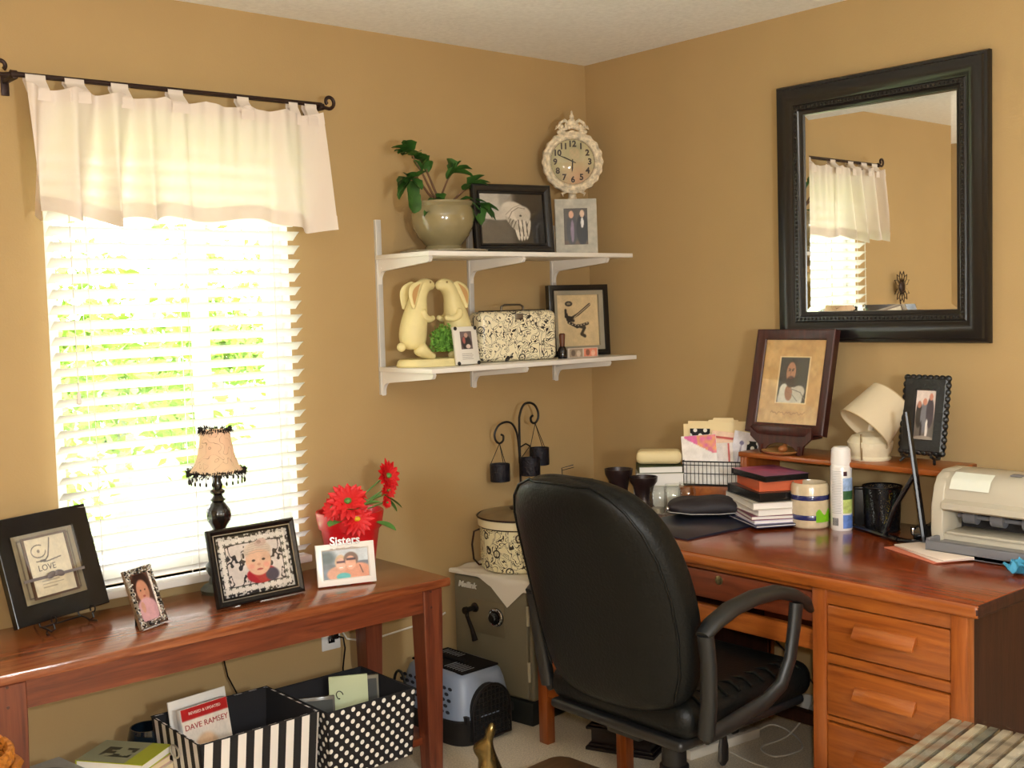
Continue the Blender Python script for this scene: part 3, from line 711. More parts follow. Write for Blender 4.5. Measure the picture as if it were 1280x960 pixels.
t = tag(MB().lathe([(0, 0), (.135, 0), (.150, .004), (.152, .009), (.146, .009), (.13, .0055), (0, .0055)], 48, scal=lambda a, r, z: r*(1+(.02*math.cos(a*24) if r > .14 else 0))).obj('saucer', mat('silver_filigree_tray', (170, 160, 138), .35, .6, bump=.8, bscale=90), loc=(-.865, -.158, ZU)), 'round silvery filigree tray under the plant pot', 'tray')

# ---------------------------------------------------------------- kissing rabbits
def skin_obj(name, pts, edges, radii, m, parent, sub=2, root=0):
    me = bpy.data.meshes.new(name); me.from_pydata([Vector(p) for p in pts], edges, []); me.update()
    o = bpy.data.objects.new(name, me); col.objects.link(o)
    md = o.modifiers.new('Skin', 'SKIN'); md.use_smooth_shade = True
    for i, r in enumerate(radii):
        me.skin_vertices[0].data[i].radius = (r, r) if not hasattr(r, '__len__') else r
        me.skin_vertices[0].data[i].use_root = (i == root)
    ms = o.modifiers.new('Sub', 'SUBSURF'); ms.levels = sub; ms.render_levels = sub
    dg = bpy.context.evaluated_depsgraph_get(); dg.update()
    nm = bpy.data.meshes.new_from_object(o.evaluated_get(dg)); bpy.data.objects.remove(o); nm.name = name
    for p in nm.polygons: p.use_smooth = True
    nm.materials.clear(); nm.materials.append(m)
    ob = bpy.data.objects.new(name, nm); col.objects.link(ob); ob.parent = parent
    return ob
def chain(n, off=0): return [(off+i, off+i+1) for i in range(n-1)]
M_rab = mat('pale_yellow_stone', (222, 208, 152), .55, noise=.08, nscale=14, bump=.25, bscale=70)
M_ear = mat('tan_inner_ear', (196, 152, 96), .6)
t = thing('rabbit_statue', 'pale yellow statue of two kissing rabbits holding paws', 'statue', (-.905, -.150, ZL))
MB().lathe([(0, 0), (.158, 0), (.162, .006), (.158, .02), (.15, .026), (0, .028)], 40, sy=.55).obj('plinth', M_rab, t)
for s in (-1, 1):
    X = lambda x: s*x
    # body: haunch to head, standing upright and facing the centre
    pts = [(X(.098), 0, .055), (X(.104), 0, .10), (X(.094), 0, .155), (X(.080), 0, .205), (X(.072), 0, .245), (X(.058), 0, .275), (X(.030), 0, .285), (X(.002), 0, .274)]
    rr = [.040, (.054), (.050), (.040), (.030), (.034), (.026), (.012)]
    E_ = chain(8)
    skin_obj('rabbit_body', pts, E_, rr, M_rab, t)
    # haunch foot, forearm, tail
    pts = [(X(.10), -.020, .075), (X(.080), -.028, .050), (X(.045), -.030, .034), (X(.028), -.030, .034)]
    skin_obj('hind_leg', pts, chain(4), [.034, .026, .014, .009], M_rab, t)
    for yy in (-1, 1):
        pts = [(X(.082), yy*.026, .200), (X(.078), yy*.036, .172), (X(.050), yy*.030, .160), (X(.022), yy*.018, .168)]
        skin_obj('foreleg', pts, chain(4), [.020, .016, .012, .010], M_rab, t)
    MB().sph((X(.150), 0, .070), (.016, .016, .016), 12, 8).obj('tail', M_rab, t)
    for yy in (-1, 1):
        m = MB()
        def earf(u, v, yy=yy):
            L = .095*v; wv = .020*math.sin(PI*(v*.86+.12))**.8+.002
            a = (u)*2*PI
            base_ = Vector((X(.075+.040*v+.012*math.sin(v*PI)), yy*(.020+.010*v), .290-L*.95+.012*math.sin(v*PI)))
            return base_+Vector((X(math.cos(a)*wv), yy*math.sin(a)*.006, math.cos(a)*wv*.35))
        m.grid(14, 12, earf, closeu=True); m.obj('ear', M_rab, t, smooth=80)
        m = MB()
        def earg(u, v, yy=yy):
            L = .095*(v*.8+.1); vv = v*.8+.1; wv = .010*math.sin(PI*v)+.001
            base_ = Vector((X(.075+.040*vv+.012*math.sin(vv*PI)), yy*(.020+.010*vv+.0068), .290-L*.95+.012*math.sin(vv*PI)))
            return base_+Vector((X((u-.5)*2*wv), 0, 0))
        m.grid(4, 10, earg); m.obj('inner_ear', M_ear, t, smooth=80)
    MB().sph((X(.036), -.024, .290), (.004, .0025, .004), 8, 6).obj('eye', mat('carved_eye', (150, 126, 76), .6), t)
t = None
m = MB(); rnd = random.Random(3)
for k in range(1700):
    th = rnd.uniform(0, 6.28); ph = math.acos(rnd.uniform(-.8, 1)); rr_ = rnd.random()**.4*(.9+.25*math.sin(th*5)*math.sin(ph*4)); r = math.sin(ph)*rr_
    p = Vector((math.cos(th)*r*.058, math.sin(th)*r*.036, .085+math.cos(ph)*rr_*.058))
    q = Euler((rnd.uniform(0, 6), rnd.uniform(0, 6), rnd.uniform(0, 6))).to_matrix(); s_ = rnd.uniform(.004, .008)
    m.bm.faces.new([m.bm.verts.new(p+q @ Vector(v)*s_) for v in ((-.5, 0, 0), (0, -.8, 0), (.5, 0, 0), (0, .9, 0))])
o = m.obj('moss_ball', mat('bright_green_moss', (112, 164, 62), .8, noise=.3, nscale=60), smooth=0, loc=(-.885, -.165, ZL))
tag(o, 'bright green moss bunch between the two kissing rabbits', 'artificial greenery')

# ---------------------------------------------------------------- floral tin suitcase
M_flor = floral('cream_black_floral_tin', (232, 222, 190), (36, 30, 26), 22)
t = thing('tin_suitcase', 'cream tin suitcase with black floral pattern and metal handle', 'tin box', (-.565, -.165, ZL), rad(-14))
MB().box(-.158, .158, -.055, .055, 0, .182, bev=.024, seg=4).obj('case', M_flor, t)
m = MB(); m.tube([(-.156, 0, .01), (-.158, 0, .16), (-.135, 0, .1835), (.135, 0, .1835), (.158, 0, .16), (.156, 0, .01)], .0022, 6); m.obj('rim_seam', M_blackm, t)
m = MB(); m.tube([(-.045, 0, .184), (-.045, 0, .198), (-.032, 0, .205), (.032, 0, .205), (.045, 0, .198), (.045, 0, .184)], .0036, 8, flat=(1, 1.6)); m.obj('handle', mat('aged_pewter', (120, 112, 102), .35, .9), t)
m = MB(); m.box(-.016, .016, -.058, -.050, .150, .172, bev=.002); m.obj('latch', mat('aged_pewter', (120, 112, 102), .35, .9), t)

# ---------------------------------------------------------------- mirror
t = thing('wall_mirror', 'large rectangular mirror in a wide black beaded frame', 'mirror', (-.012, -1.336, 1.330))
t.rotation_euler = (Matrix.Rotation(rad(-88.8), 4, 'Z') @ Matrix.Rotation(rad(.3), 4, 'X')).to_euler()
W, Hh = .742, .862
MB().ring(W, Hh, [(0, 0), (0, .018), (.004, .024), (.012, .026), (.016, .034), (.034, .040), (.052, .036), (.062, .026), (.068, .024), (.072, .028), (.086, .028), (.092, .020), (.102, .016), (.102, .002)]).obj('frame', mat('satin_black_frame', (20, 18, 19), .28, spec=.6), t)
m = MB()
def bead(x, z, r=.0052): m.sph((x, -.0285, z), (r, r*.8, r), 8, 5)
nx, nz = 40, 50
for i in range(nx+1):
    x = -W/2+.079+(W-.158)*i/nx; bead(x, .079); bead(x, Hh-.079)
for i in range(1, nz):
    z = .079+(Hh-.158)*i/nz; bead(-W/2+.079, z); bead(W/2-.079, z)
m.obj('beading', mat('satin_black_frame', (20, 18, 19), .28), t)
M_mir = NT('silvered_mirror'); M_mir.b.inputs['Metallic'].default_value = 1; M_mir.b.inputs['Roughness'].default_value = .012; M_mir.b.inputs['Base Color'].default_value = (.86, .87, .85, 1)
m = MB(); gw, gh = W-.2, Hh-.2
m.bm.faces.new([m.bm.verts.new((x, -.012, z)) for x, z in ((-gw/2+.022, .1+.022), (gw/2-.022, .1+.022), (gw/2-.022, .1+gh-.022), (-gw/2+.022, .1+gh-.022))])
m.obj('mirror_glass', M_mir.m, t, smooth=0)
m = MB(); o_ = [(-gw/2, .1), (gw/2, .1), (gw/2, .1+gh), (-gw/2, .1+gh)]; i_ = [(-gw/2+.022, .122), (gw/2-.022, .122), (gw/2-.022, .1+gh-.022), (-gw/2+.022, .1+gh-.022)]
for k in range(4):
    j = (k+1) % 4
    m.bm.faces.new([m.bm.verts.new((o_[k][0], -.0095, o_[k][1])), m.bm.verts.new((o_[j][0], -.0095, o_[j][1])), m.bm.verts.new((i_[j][0], -.012, i_[j][1])), m.bm.verts.new((i_[k][0], -.012, i_[k][1]))])
m.obj('bevelled_edge', M_mir.m, t, smooth=0)
MB().box(-W/2+.01, W/2-.01, -.004, .006, .01, Hh-.01).obj('backing', M_black, t)

# ---------------------------------------------------------------- sofa table
TZ = .625
t = thing('console_table', 'long reddish oak console table under the window', 'table', (-1.84, -.28, 0))
x0, x1, y0, y1 = -.74, .70, -.22, .22
m = MB(); m.box(x0, x1, y0, y1, TZ-.028, TZ, bev=.006); m.obj('table_top', M_oakTop, t)
LXs = (x0+.098, x1-.065); LYs = (y0+.045, y1-.055)
for x in LXs:
    for y in LYs:
        m = MB(); n0 = 0
        a, b2 = .036, .026
        vs = [m.bm.verts.new((x+sx*a, y+sy*a, TZ-.029)) for sx, sy in ((-1, -1), (1, -1), (1, 1), (-1, 1))]
        vm = [m.bm.verts.new((x+sx*a, y+sy*a, .50)) for sx, sy in ((-1, -1), (1, -1), (1, 1), (-1, 1))]
        vb = [m.bm.verts.new((x+sx*b2, y+sy*b2, 0)) for sx, sy in ((-1, -1), (1, -1), (1, 1), (-1, 1))]
        for A, B in ((vs, vm), (vm, vb)):
            for k in range(4): m.bm.faces.new((A[k], A[(k+1) % 4], B[(k+1) % 4], B[k]))
        m.bm.faces.new(vs); m.bm.faces.new(vb)
        bmesh.ops.bevel(m.bm, geom=[e for e in m.bm.edges], offset=.003, segments=1, affect='EDGES')
        m.obj('leg', M_oakZ, t)
m = MB(); m.box(LXs[0]+.03, LXs[1]-.03, LYs[0]-.028, LYs[0]-.006, .525, TZ-.028); m.obj('front_apron', M_oakX, t)
m = MB(); m.box(LXs[0]+.03, LXs[1]-.03, LYs[1]+.006, LYs[1]+.028, .525, TZ-.028); m.obj('rear_apron', M_oakX, t)
for x in LXs: MB().box(x-.01, x+.01, LYs[0]+.034, LYs[1]-.034, .525, TZ-.028).obj('side_apron', M_oakX, t)
m = MB(); m.box(LXs[0]-.02, LXs[1]+.02, LYs[0]+.01, LYs[1]-.01, .088, .112, bev=.003); m.obj('lower_shelf', M_oakX, t)
m = MB()
for dz in (.54, .59):
    for x in LXs: m.cyl((x-.01, LYs[0]-.0375, dz), (x-.01, LYs[0]-.034, dz), .004, seg=8)
m.obj('dowel_plugs', M_redbrown, t)

# ---------------------------------------------------------------- fringed lamp
t = thing('table_lamp', 'small black turned lamp with fringed cream shade and beads', 'lamp', (-1.742, -.125, TZ))
M_bw = mat('black_turned_wood', (22, 18, 16), .22, coat=.4)
m = MB()
m.lathe([(0, .14), (.035, .14), (.036, .15), (.03, .155), (.024, .16), (.028, .172), (.030, .180), (.026, .190), (.020, .196), (.024, .204), (.034, .222), (.0365, .240), (.034, .256), (.024, .272), (.018, .280), (.024, .286), (.018, .292), (.014, .300), (.022, .308), (.022, .314), (.014, .320), (.017, .332), (.012, .345), (.010, .40), (0, .40)], 32,
        scal=lambda a, r, z: r*(1+(.05*math.cos(a*12) if .205 < z < .272 else 0)))
m.obj('turned_column', M_bw, t)
m = MB(); m.lathe([(0, 0), (.062, 0), (.064, .012), (.055, .022), (.040, .03), (.034, .05), (.045, .07), (.045, .085), (.032, .1), (.03, .14), (0, .14)], 32); m.obj('base', mat('dark_green_patina', (58, 62, 48), .4), t)
M_shade = NT('cream_swirl_shade'); n = M_shade
v = n.coords(); nz = n.n('ShaderNodeTexNoise', Scale=34, Detail=0, Distortion=1.2); n.l(v, nz.inputs['Vector'])
cc = n.ramp(nz.outputs['Fac'], [(.485, RGB(250, 226, 206)), (.495, RGB(150, 118, 92)), (.505, RGB(150, 118, 92)), (.515, RGB(250, 228, 208))])
df = n.n('ShaderNodeBsdfDiffuse'); tr = n.n('ShaderNodeBsdfTranslucent'); mx = n.n('ShaderNodeMixShader'); mx.inputs[0].default_value = .55
n.l(cc, df.inputs['Color']); n.l(cc, tr.inputs['Color']); n.l(df.outputs[0], mx.inputs[1]); n.l(tr.outputs[0], mx.inputs[2]); n.l(mx.outputs[0], n.out.inputs['Surface'])
m = MB(); m.lathe([(.082, .372), (.066, .395), (.055, .43), (.048, .47), (.044, .50), (.043, .50), (.047, .47), (.054, .43), (.065, .395), (.081, .372)], 40, scal=lambda a, r, z: r*(1+.02*math.cos(a*8))); m.obj('lamp_shade', M_shade.m, t)
M_fr = mat('black_feather_trim', (26, 18, 16), .8)
m = MB(); rnd = random.Random(8)
for (R0, z0, n_) in ((.083, .372, 620), (.045, .500, 260)):
    for k in range(n_):
        a = rnd.uniform(0, 2*PI); p = Vector((math.cos(a)*R0, math.sin(a)*R0, z0+rnd.uniform(-.005, .005)))
        d = Vector((math.cos(a)*rnd.uniform(.2, 1), math.sin(a)*rnd.uniform(.2, 1), rnd.uniform(-.9, .9)))*rnd.uniform(.007, .015)
        m.tube([p, p+d*.6+Vector((0, 0, .002)), p+d], [.0018, .0015, .0006], 3, caps=False)
m.obj('feather_trim', M_fr, t)['kind'] = 'stuff'
for k in range(26):
    a = 2*PI*k/26; x, y = math.cos(a)*.084, math.sin(a)*.084
    m = MB(); m.tube([(x, y, .366), (x, y, .350)], .0008, 4); m.sph((x, y, .344), (.0035, .0035, .007), 8, 6); m.obj('bead_drop', mat('black_glass_bead', (22, 16, 16), .1), t)
m = MB(); m.tube([(.0, .05, .01), (.01, .075, .004), (.02, .085, .004)], .002, 6); m.obj('cord', M_blackpl, t)

# ---------------------------------------------------------------- red flower pot
t = thing('flower_pot', 'bright red tapered pot with red daisies on the console table', 'flower pot', (-1.296, -.165, TZ))
M_red = mat('bright_red_glaze', (206, 22, 30), .35, coat=.3)
m = MB(); m.lathe([(0, 0), (.072, 0), (.076, .004), (.096, .140), (.104, .142), (.112, .192), (.110, .197), (.103, .196), (.092, .14), (0, .135)], 40); m.obj('pot', M_red, t)
m = MB(); m.lathe([(0, .165), (.098, .166)], 24); m.obj('filler', mat('red_tissue', (170, 18, 24), .8, bump=.8, bscale=60), t)
M_pet = mat('red_petal', (214, 22, 28), .55); M_gr = mat('artificial_green', (88, 142, 66), .55, noise=.15, nscale=30); M_yel = mat('yellow_centre', (226, 190, 40), .6)
rnd = random.Random(21)
FL = [((-.062, -.09, .245), (-.5, -.75, .35), .066), ((-.035, -.095, .185), (-.25, -1, .15), .056), ((.125, -.04, .30), (.35, -.95, .25), .060), ((.118, -.05, .255), (.2, -1, -.1), .038), ((-.095, -.06, .225), (-1, -.3, .2), .045), ((-.01, -.06, .258), (.2, -.5, .8), .040), ((.105, -.06, .215), (.2, -.9, .1), .022)]
ms = MB()
for i, (p, d, r) in enumerate(FL):
    p = Vector(p); d = Vector(d).normalized(); ms.tube([(0, 0, .16), (p.x*.4, p.y*.3, .16+(p.z-.16)*.6), p-d*.012], .0024, 6)
    a0 = d.cross(Vector((0, 0, 1))).normalized(); b0 = d.cross(a0); m = MB()
    for ring_, (nn, sc_, ti) in enumerate(((16, 1, .15), (13, .78, .4))):
        for k in range(nn):
            th = 2*PI*(k+.5*ring_)/nn+rnd.uniform(-.08, .08); dd = a0*math.cos(th)+b0*math.sin(th)+d*ti
            leaf(m, p+d*.003*ring_, dd, d, r*sc_*rnd.uniform(.9, 1.08), r*.34, .15, 0, .1, 5)
    fl = m.obj('flower', M_pet, t, smooth=80)
    m = MB(); m.sph(p+d*.006, (r*.20, r*.20, r*.16), 12, 8); m.obj('flower_centre', M_yel if i in (1,) else M_gr, fl)
ms.obj('stems', M_gr, t)
ml = MB()
for p, d, L in (((-.08, -.07, .18), (-.9, -.5, .1), .06), ((-.05, -.09, .205), (-.3, -.8, .5), .05), ((.035, -.10, .165), (.5, -.9, -.2), .06), ((.05, -.04, .22), (.6, -.4, .4), .06), ((.10, -.05, .24), (.8, -.3, -.5), .06), ((-.0, -.08, .22), (.8, -.5, .3), .05), ((.12, -.03, .23), (.7, -.2, -.8), .05)):
    leaf(ml, p, d, (0, 0, 1), L*1.25, .046, .12, 0, .3)
ml.obj('leaves', M_gr, t, smooth=80)

# ---------------------------------------------------------------- wall outlet and cords
t = thing('wall_outlet', 'white double outlet plate with black plug, behind the console table', 'outlet', (-1.288, 0, .375))
MB().box(-.037, .037, -.006, 0, -.058, .058, bev=.003).obj('plate', mat('outlet_white', (236, 234, 230), .35), t)
for z in (-.022, .022):
    m = MB(); m.box(-.015, .015, -.0075, -.0055, z-.014, z+.014, bev=.002); m.mi = 1; m.box(-.007, -.005, -.008, -.007, z-.004, z+.006); m.box(.005, .007, -.008, -.007, z-.004, z+.006)
    m.obj('socket', [mat('outlet_white', (236, 234, 230), .35), M_black], t)
t = thing('lamp_cord', 'black plugged in cord dropping from the outlet behind the bins', 'cord', (-1.288, -.004, .372))
m = MB(); m.box(-.013, .013, -.032, -.005, -.013, .013, bev=.004); m.obj('plug', M_black, t)
m = MB(); m.tube([(0, -.03, 0), (.028, -.034, -.012), (.036, -.03, -.05), (.03, -.022, -.12), (.028, -.02, -.24), (.02, -.02, -.32)], .0030, 6); m.obj('cable', M_black, t)
m = MB(); m.tube([(-1.70, -.03, .60), (-1.705, -.022, .50), (-1.70, -.02, .40), (-1.685, -.022, .32), (-1.66, -.03, .26), (-1.63, -.03, .2)], .0026, 6)
tag(m.obj('hanging_cord', M_black), 'thin dark cord hanging below the console table middle', 'cord')
pts = [(-1.262, -.010, .40), (-1.23, -.014, .345), (-1.15, -.012, .318), (-1.05, -.012, .324), (-.95, -.012, .330), (-.84, -.012, .338), (-.80, -.012, .352)]
tag(MB().tube(pts, .0034, 6).obj('wall_cable', mat('white_cable', (232, 226, 214), .4)), 'white cable running along the back wall to the safe', 'cable')

# ---------------------------------------------------------------- fabric bins and books under the table
M_str = NT('black_white_stripe'); n = M_str
tc = n.n('ShaderNodeTexCoord'); sep = n.n('ShaderNodeSeparateXYZ'); n.l(tc.outputs['Object'], sep.inputs[0])
ad = n.n('ShaderNodeMath', _operation='ADD'); n.l(sep.outputs['X'], ad.inputs[0]); n.l(sep.outputs['Y'], ad.inputs[1])
mu = n.n('ShaderNodeMath', _operation='MULTIPLY'); mu.inputs[1].default_value = 1/.050; n.l(ad.outputs[0], mu.inputs[0])
frc = n.n('ShaderNodeMath', _operation='FRACT'); n.l(mu.outputs[0], frc.inputs[0]); gt = n.n('ShaderNodeMath', _operation='GREATER_THAN'); gt.inputs[1].default_value = .5; n.l(frc.outputs[0], gt.inputs[0])
n.l(n.ramp(gt.outputs[0], [(.4, RGB(20, 16, 18)), (.6, RGB(226, 220, 214))]), n.b.inputs['Base Color']); n.b.inputs['Roughness'].default_value = .8
def dotmat():
    n = NT('black_white_polka_dot'); tc = n.n('ShaderNodeTexCoord'); sep = n.n('ShaderNodeSeparateXYZ'); n.l(tc.outputs['Object'], sep.inputs[0])
    def M2(op, a, b=None, val=None):
        k = n.n('ShaderNodeMath', _operation=op)
        n.l(a, k.inputs[0])
        if b is not None: n.l(b, k.inputs[1])
        if val is not None: k.inputs[1].default_value = val
        return k.outputs[0]
    u = M2('ADD', sep.outputs['X'], sep.outputs['Y']); v = sep.outputs['Z']; P = .036
    a = M2('MULTIPLY', M2('ADD', u, v), val=1/P); b_ = M2('MULTIPLY', M2('SUBTRACT', u, v), val=1/P)
    fa = M2('SUBTRACT', M2('FRACT', a), val=.5); fb = M2('SUBTRACT', M2('FRACT', b_), val=.5)
    r = M2('ADD', M2('MULTIPLY', fa, fa), M2('MULTIPLY', fb, fb)); g = M2('LESS_THAN', r, val=.075)
    n.l(n.ramp(g, [(.4, RGB(20, 15, 17)), (.6, RGB(234, 230, 222))]), n.b.inputs['Base Color']); n.b.inputs['Roughness'].default_value = .8
    MATS['dots'] = n.m; return n.m
M_dot = dotmat(); M_lin = mat('black_lining', (24, 22, 26), .85)
def fabric_bin(label, x, y, z, wx, wy, hh, m_out, rot=0):
    t = thing('fabric_bin', label, 'storage bin', (x, y, z), rad(rot)); k = .93; th = .006
    def panel(side):
        m = MB()
        if side in ('f', 'b'):
            s = -1 if side == 'f' else 1
            m.prism([(-wx/2*k, 0), (wx/2*k, 0), (wx/2, hh), (-wx/2, hh)], 0, -s*th, M=Matrix(((1, 0, 0, 0), (0, 1, s*wy/2*(1-k)/hh, s*wy/2*k), (0, 0, 1, 0), (0, 0, 0, 1))))
        else:
            s = -1 if side == 'l' else 1
            m.prism([(-wy/2*k, 0), (wy/2*k, 0), (wy/2, hh), (-wy/2, hh)], 0, -s*th, plane='YZ', M=Matrix(((1, 0, s*wx/2*(1-k)/hh, s*wx/2*k), (0, 1, 0, 0), (0, 0, 1, 0), (0, 0, 0, 1))))
        return m
    for sd, nm in (('f', 'front_panel'), ('b', 'back_panel'), ('l', 'side_panel'), ('r', 'side_panel')):
        m = panel(sd); o = m.obj(nm, [m_out, M_lin], t)
        ctr = Vector((0, 0, hh/2))
        for p in o.data.polygons:
            c = p.center; nrm = p.normal
            if Vector((c.x, c.y, 0)).dot(Vector((nrm.x, nrm.y, 0))) < -1e-6 and abs(nrm.z) < .5: p.material_index = 1
    MB().box(-wx/2*k, wx/2*k, -wy/2*k, wy/2*k, 0, .005).obj('bottom', M_lin, t)
    m = MB()
    for s in (-1, 1):
        m.tube([(s*(wx/2+.0015), math.cos(a)*.028, hh*.72+math.sin(a)*.017) for a in [i*2*PI/16 for i in range(16)]], .003, 6, closed=True)
    m.obj('grommet', mat('bin_grommet_silver', (190, 184, 172), .3, .7), t)
    m = MB(); e = .0015
    m.tube([(-wx/2, -wy/2, hh), (wx/2, -wy/2, hh), (wx/2, wy/2, hh), (-wx/2, wy/2, hh)], .0022, 5, closed=True); m.obj('edge_binding', M_lin, t)
    return t
SHZ = .112
fabric_bin('black and white striped open bin on the table shelf', -1.835, -.365, SHZ, .372, .31, .212, M_str.m)
fabric_bin('black and white polka dot open bin beside the striped bin', -1.482, -.395, SHZ, .315, .30, .208, M_dot, 0)
def book(label, loc, rot, w, d, hh, cover, pages=M_paper, name='book', cat='book', group=None, coverart=None):
    """lies flat: w along x, d along y, thickness hh; spine on -x"""
    t = thing(name, label, cat, loc, rot, group)
    m = MB(); m.box(-w/2, w/2, -d/2, d/2, 0, .002); m.box(-w/2, w/2, -d/2, d/2, hh-.002, hh); m.box(-w/2, -w/2+.002, -d/2, d/2, 0, hh); m.obj('cover', cover, t)
    MB().box(-w/2+.0025, w/2-.003, -d/2+.003, d/2-.003, .002, hh-.002).obj('pages', pages, t)
    if coverart: picture('cover_print', w-.002, d-.002, coverart, t, 0, 0, hh+.0006, .003, flatten='XY')
    return t
# big book standing in the striped bin
t = frame_root('book', 'red and white money book with bald man cover in striped bin', 'book', (-1.895, -.335, SHZ+.008), 8, 12)
MB().box(-.078, .078, -.012, .012, 0, .238, bev=.001).obj('cover', M_paper, t)
a = Art((228, 214, 200)).rect(0, 1, .86, 1.01, (176, 36, 36), .005).ell(.45, .30, .27, .34, (212, 164, 122), 0, .05).ell(.45, .50, .24, .16, (226, 186, 148), 0, .2).ell(.36, .34, .035, .015, (80, 50, 40)).ell(.56, .34, .035, .015, (80, 50, 40)).ell(.45, .08, .12, .05, (150, 104, 84)).rect(.70, .96, .50, .51, (120, 110, 100), .004).rect(.72, .94, .44, .45, (120, 110, 100), .004).rect(.72, .94, .38, .39, (120, 110, 100), .004)
picture('cover_print', .155, .236, a, t, 0, -.0128, .001, .0022)
m = MB(); m.add(text_mesh('DAVE RAMSEY', .0225, .0004), TX(0, -.0138, .183) @ STAND); m.obj('title_lettering', mat('dark_red_print', (160, 28, 30), .5), t)
m = MB(); m.add(text_mesh('REVISED & UPDATED', .0115, .0004), TX(0, -.0138, .221) @ STAND); m.obj('banner_lettering', mat('pale_print', (240, 226, 214), .5), t)
t = frame_root('magazine', 'thin white magazine standing behind the red and white book', 'magazine', (-1.885, -.272, SHZ+.004), 6, 10)
MB().box(-.095, .095, -.003, .003, 0, .250, bev=.0008).obj('cover', M_paper, t)
t = frame_root('paper_packet', 'pale green packet with printed swirl in the polka dot bin', 'packet', (-1.455, -.375, SHZ+.01), -28, 8)
MB().box(-.06, .06, -.006, .006, 0, .222, bev=.001).obj('packet', mat('pale_green_card', (188, 196, 156), .6), t)
m = MB(); m.tube([(-.03+.012*math.cos(a)*(1-.1*a), -.0075, .165+.012*math.sin(a)) for a in [i*.4 for i in range(14)]], .0016, 5); m.obj('printed_swirl', M_black, t)
for lab, x, y, yaw, hgt, c in (('clear plastic case edge in the polka dot bin, right of the packet', -1.400, -.35, -26, .205, (120, 116, 104)), ('grey plastic case edge low in the polka dot bin, left of the packet', -1.575, -.37, -26, .185, (96, 92, 86))):
    t = frame_root('plastic_case', lab, 'plastic case', (x, y, SHZ+.008), yaw, 6)
    MB().box(-.062, .062, -.008, .008, 0, hgt, bev=.0015).obj('case', mat('smoky_case_%d' % c[0], c, .15), t)
    MB().box(-.055, .055, -.0095, -.008, .01, hgt-.01).obj('insert', mat('case_insert_dark', (58, 58, 54), .5), t)
# stack of books left of the bins
def covergreen(u, v):
    c = (150, 152, 122)
    if u > .72: c = (176, 180, 60)
    if .2 < u < .66 and .25 < v < .7 and vnoise(u*9, v*11, 3) > .45: c = (52, 54, 46)
    return c
stack = [('teal book at the bottom of the shelf stack, left of striped bin',   .175, .235, .052, (40, 110, 110), 0, None), ('white book with orange line, middle of the shelf stack', .16, .22, .060, (226, 214, 190), 6, None), ('thin pink paged book second from the top of the shelf stack', .15, .20, .020, (206, 168, 160), 3, None), ('grey green paperback with yellow spine on top of the shelf stack', .15, .205, .024, (176, 182, 40), 8, covergreen)]
z = SHZ
for lab, w_, d_, h_, c, r, art in stack:
    book(lab, (-2.135, -.285, z), rad(r-62), d_, w_, h_, mat('cover_%d_%d' % (c[0], c[1]), c, .4), M_cream if c[0] > 200 else M_paper, coverart=art, group='books on the console table shelf'); z += h_+.0012
book('grey photo covered book lying low at the left of the shelf', (-2.33, -.29, SHZ), rad(10), .16, .23, .150, mat('grey_cover', (150, 150, 142), .4), coverart=Art((156, 156, 150)).ell(.5, .5, .3, .3, (70, 70, 66)).ell(.5, .5, .22, .22, (160, 160, 152)), group='books on the console table shelf')
t = thing('ornament_bowl', 'dark glass bowl behind the shelf stack of books', 'bowl', (-2.015, -.165, SHZ))
m = MB(); m.lathe([(0, 0), (.04, 0), (.05, .02), (.06, .09), (.058, .14), (.05, .17), (.046, .17), (.054, .14), (.056, .09), (.045, .02), (0, .01)], 28); m.obj('bowl', mat('dark_teal_glass', (16, 26, 34), .1), t)

# ---------------------------------------------------------------- wicker basket
t = thing('wicker_basket', 'golden wicker basket on the floor at the console table end', 'basket', (-2.715, -.72, 0))
M_wic = mat('golden_wicker', (172, 104, 34), .45, noise=.2, nscale=60)
prof = []
zz = 0
m = MB()
for k in range(26):
    z = .012+k*.0195; r = .125+.04*math.sin(min(1, k/22)*PI*.62)
    m.tube([(math.cos(a)*(r+.004*math.cos(a*14+PI*(k % 2))), math.sin(a)*(r+.004*math.cos(a*14+PI*(k % 2))), z) for a in [i*2*PI/56 for i in range(56)]], .0108, 6, closed=True)
m.obj('woven_wall', M_wic, t)
m = MB(); 
for s in (0, 1): m.tube([(math.cos(a)*.150, math.sin(a)*.150, .528+.010*math.sin(a*16+s*PI)) for a in [i*2*PI/96 for i in range(96)]], .009, 6, closed=True)
m.obj('braided_rim', M_wic, t)
MB().lathe([(0, 0), (.128, 0), (.128, .01), (0, .01)], 28).obj('bottom', M_wic, t)

# ---------------------------------------------------------------- pet carrier
t = thing('pet_carrier', 'grey blue plastic pet carrier with black base and wire door', 'pet carrier', (-.918, -.212, 0), rad(2))
M_pc = mat('grey_blue_plastic', (132, 142, 160), .4); M_pb = mat('black_rough_plastic', (26, 24, 24), .55)
hw, hd = .135, .185
def shell(zs, name, m_):
    m = MB(); rings = []
    for z, s in zs:
        P_ = []
        for i in range(48):
            a = 2*PI*i/48+PI/48; c, s2 = math.cos(a), math.sin(a); e = .22
            P_.append(m.bm.verts.new((math.copysign(abs(c)**(2*e), c)*(hw-s), math.copysign(abs(s2)**(2*e), s2)*(hd-s*1.2), z)))
        rings.append(P_)
    for A, B in zip(rings, rings[1:]):
        for i in range(48): m.bm.faces.new((A[i], A[(i+1) % 48], B[(i+1) % 48], B[i]))
    m.bm.faces.new(rings[0]); m.bm.faces.new(rings[-1])
    return m.obj(name, m_, t, smooth=50)
shell([(0, .012), (.006, .008), (.085, .0), (.09, -.004), (.094, 0)], 'base_tray', M_pb)
shell([(.094, -.001), (.098, -.001), (.195, .016), (.222, .024), (.236, .036), (.24, .046)], 'top_shell', M_pc)
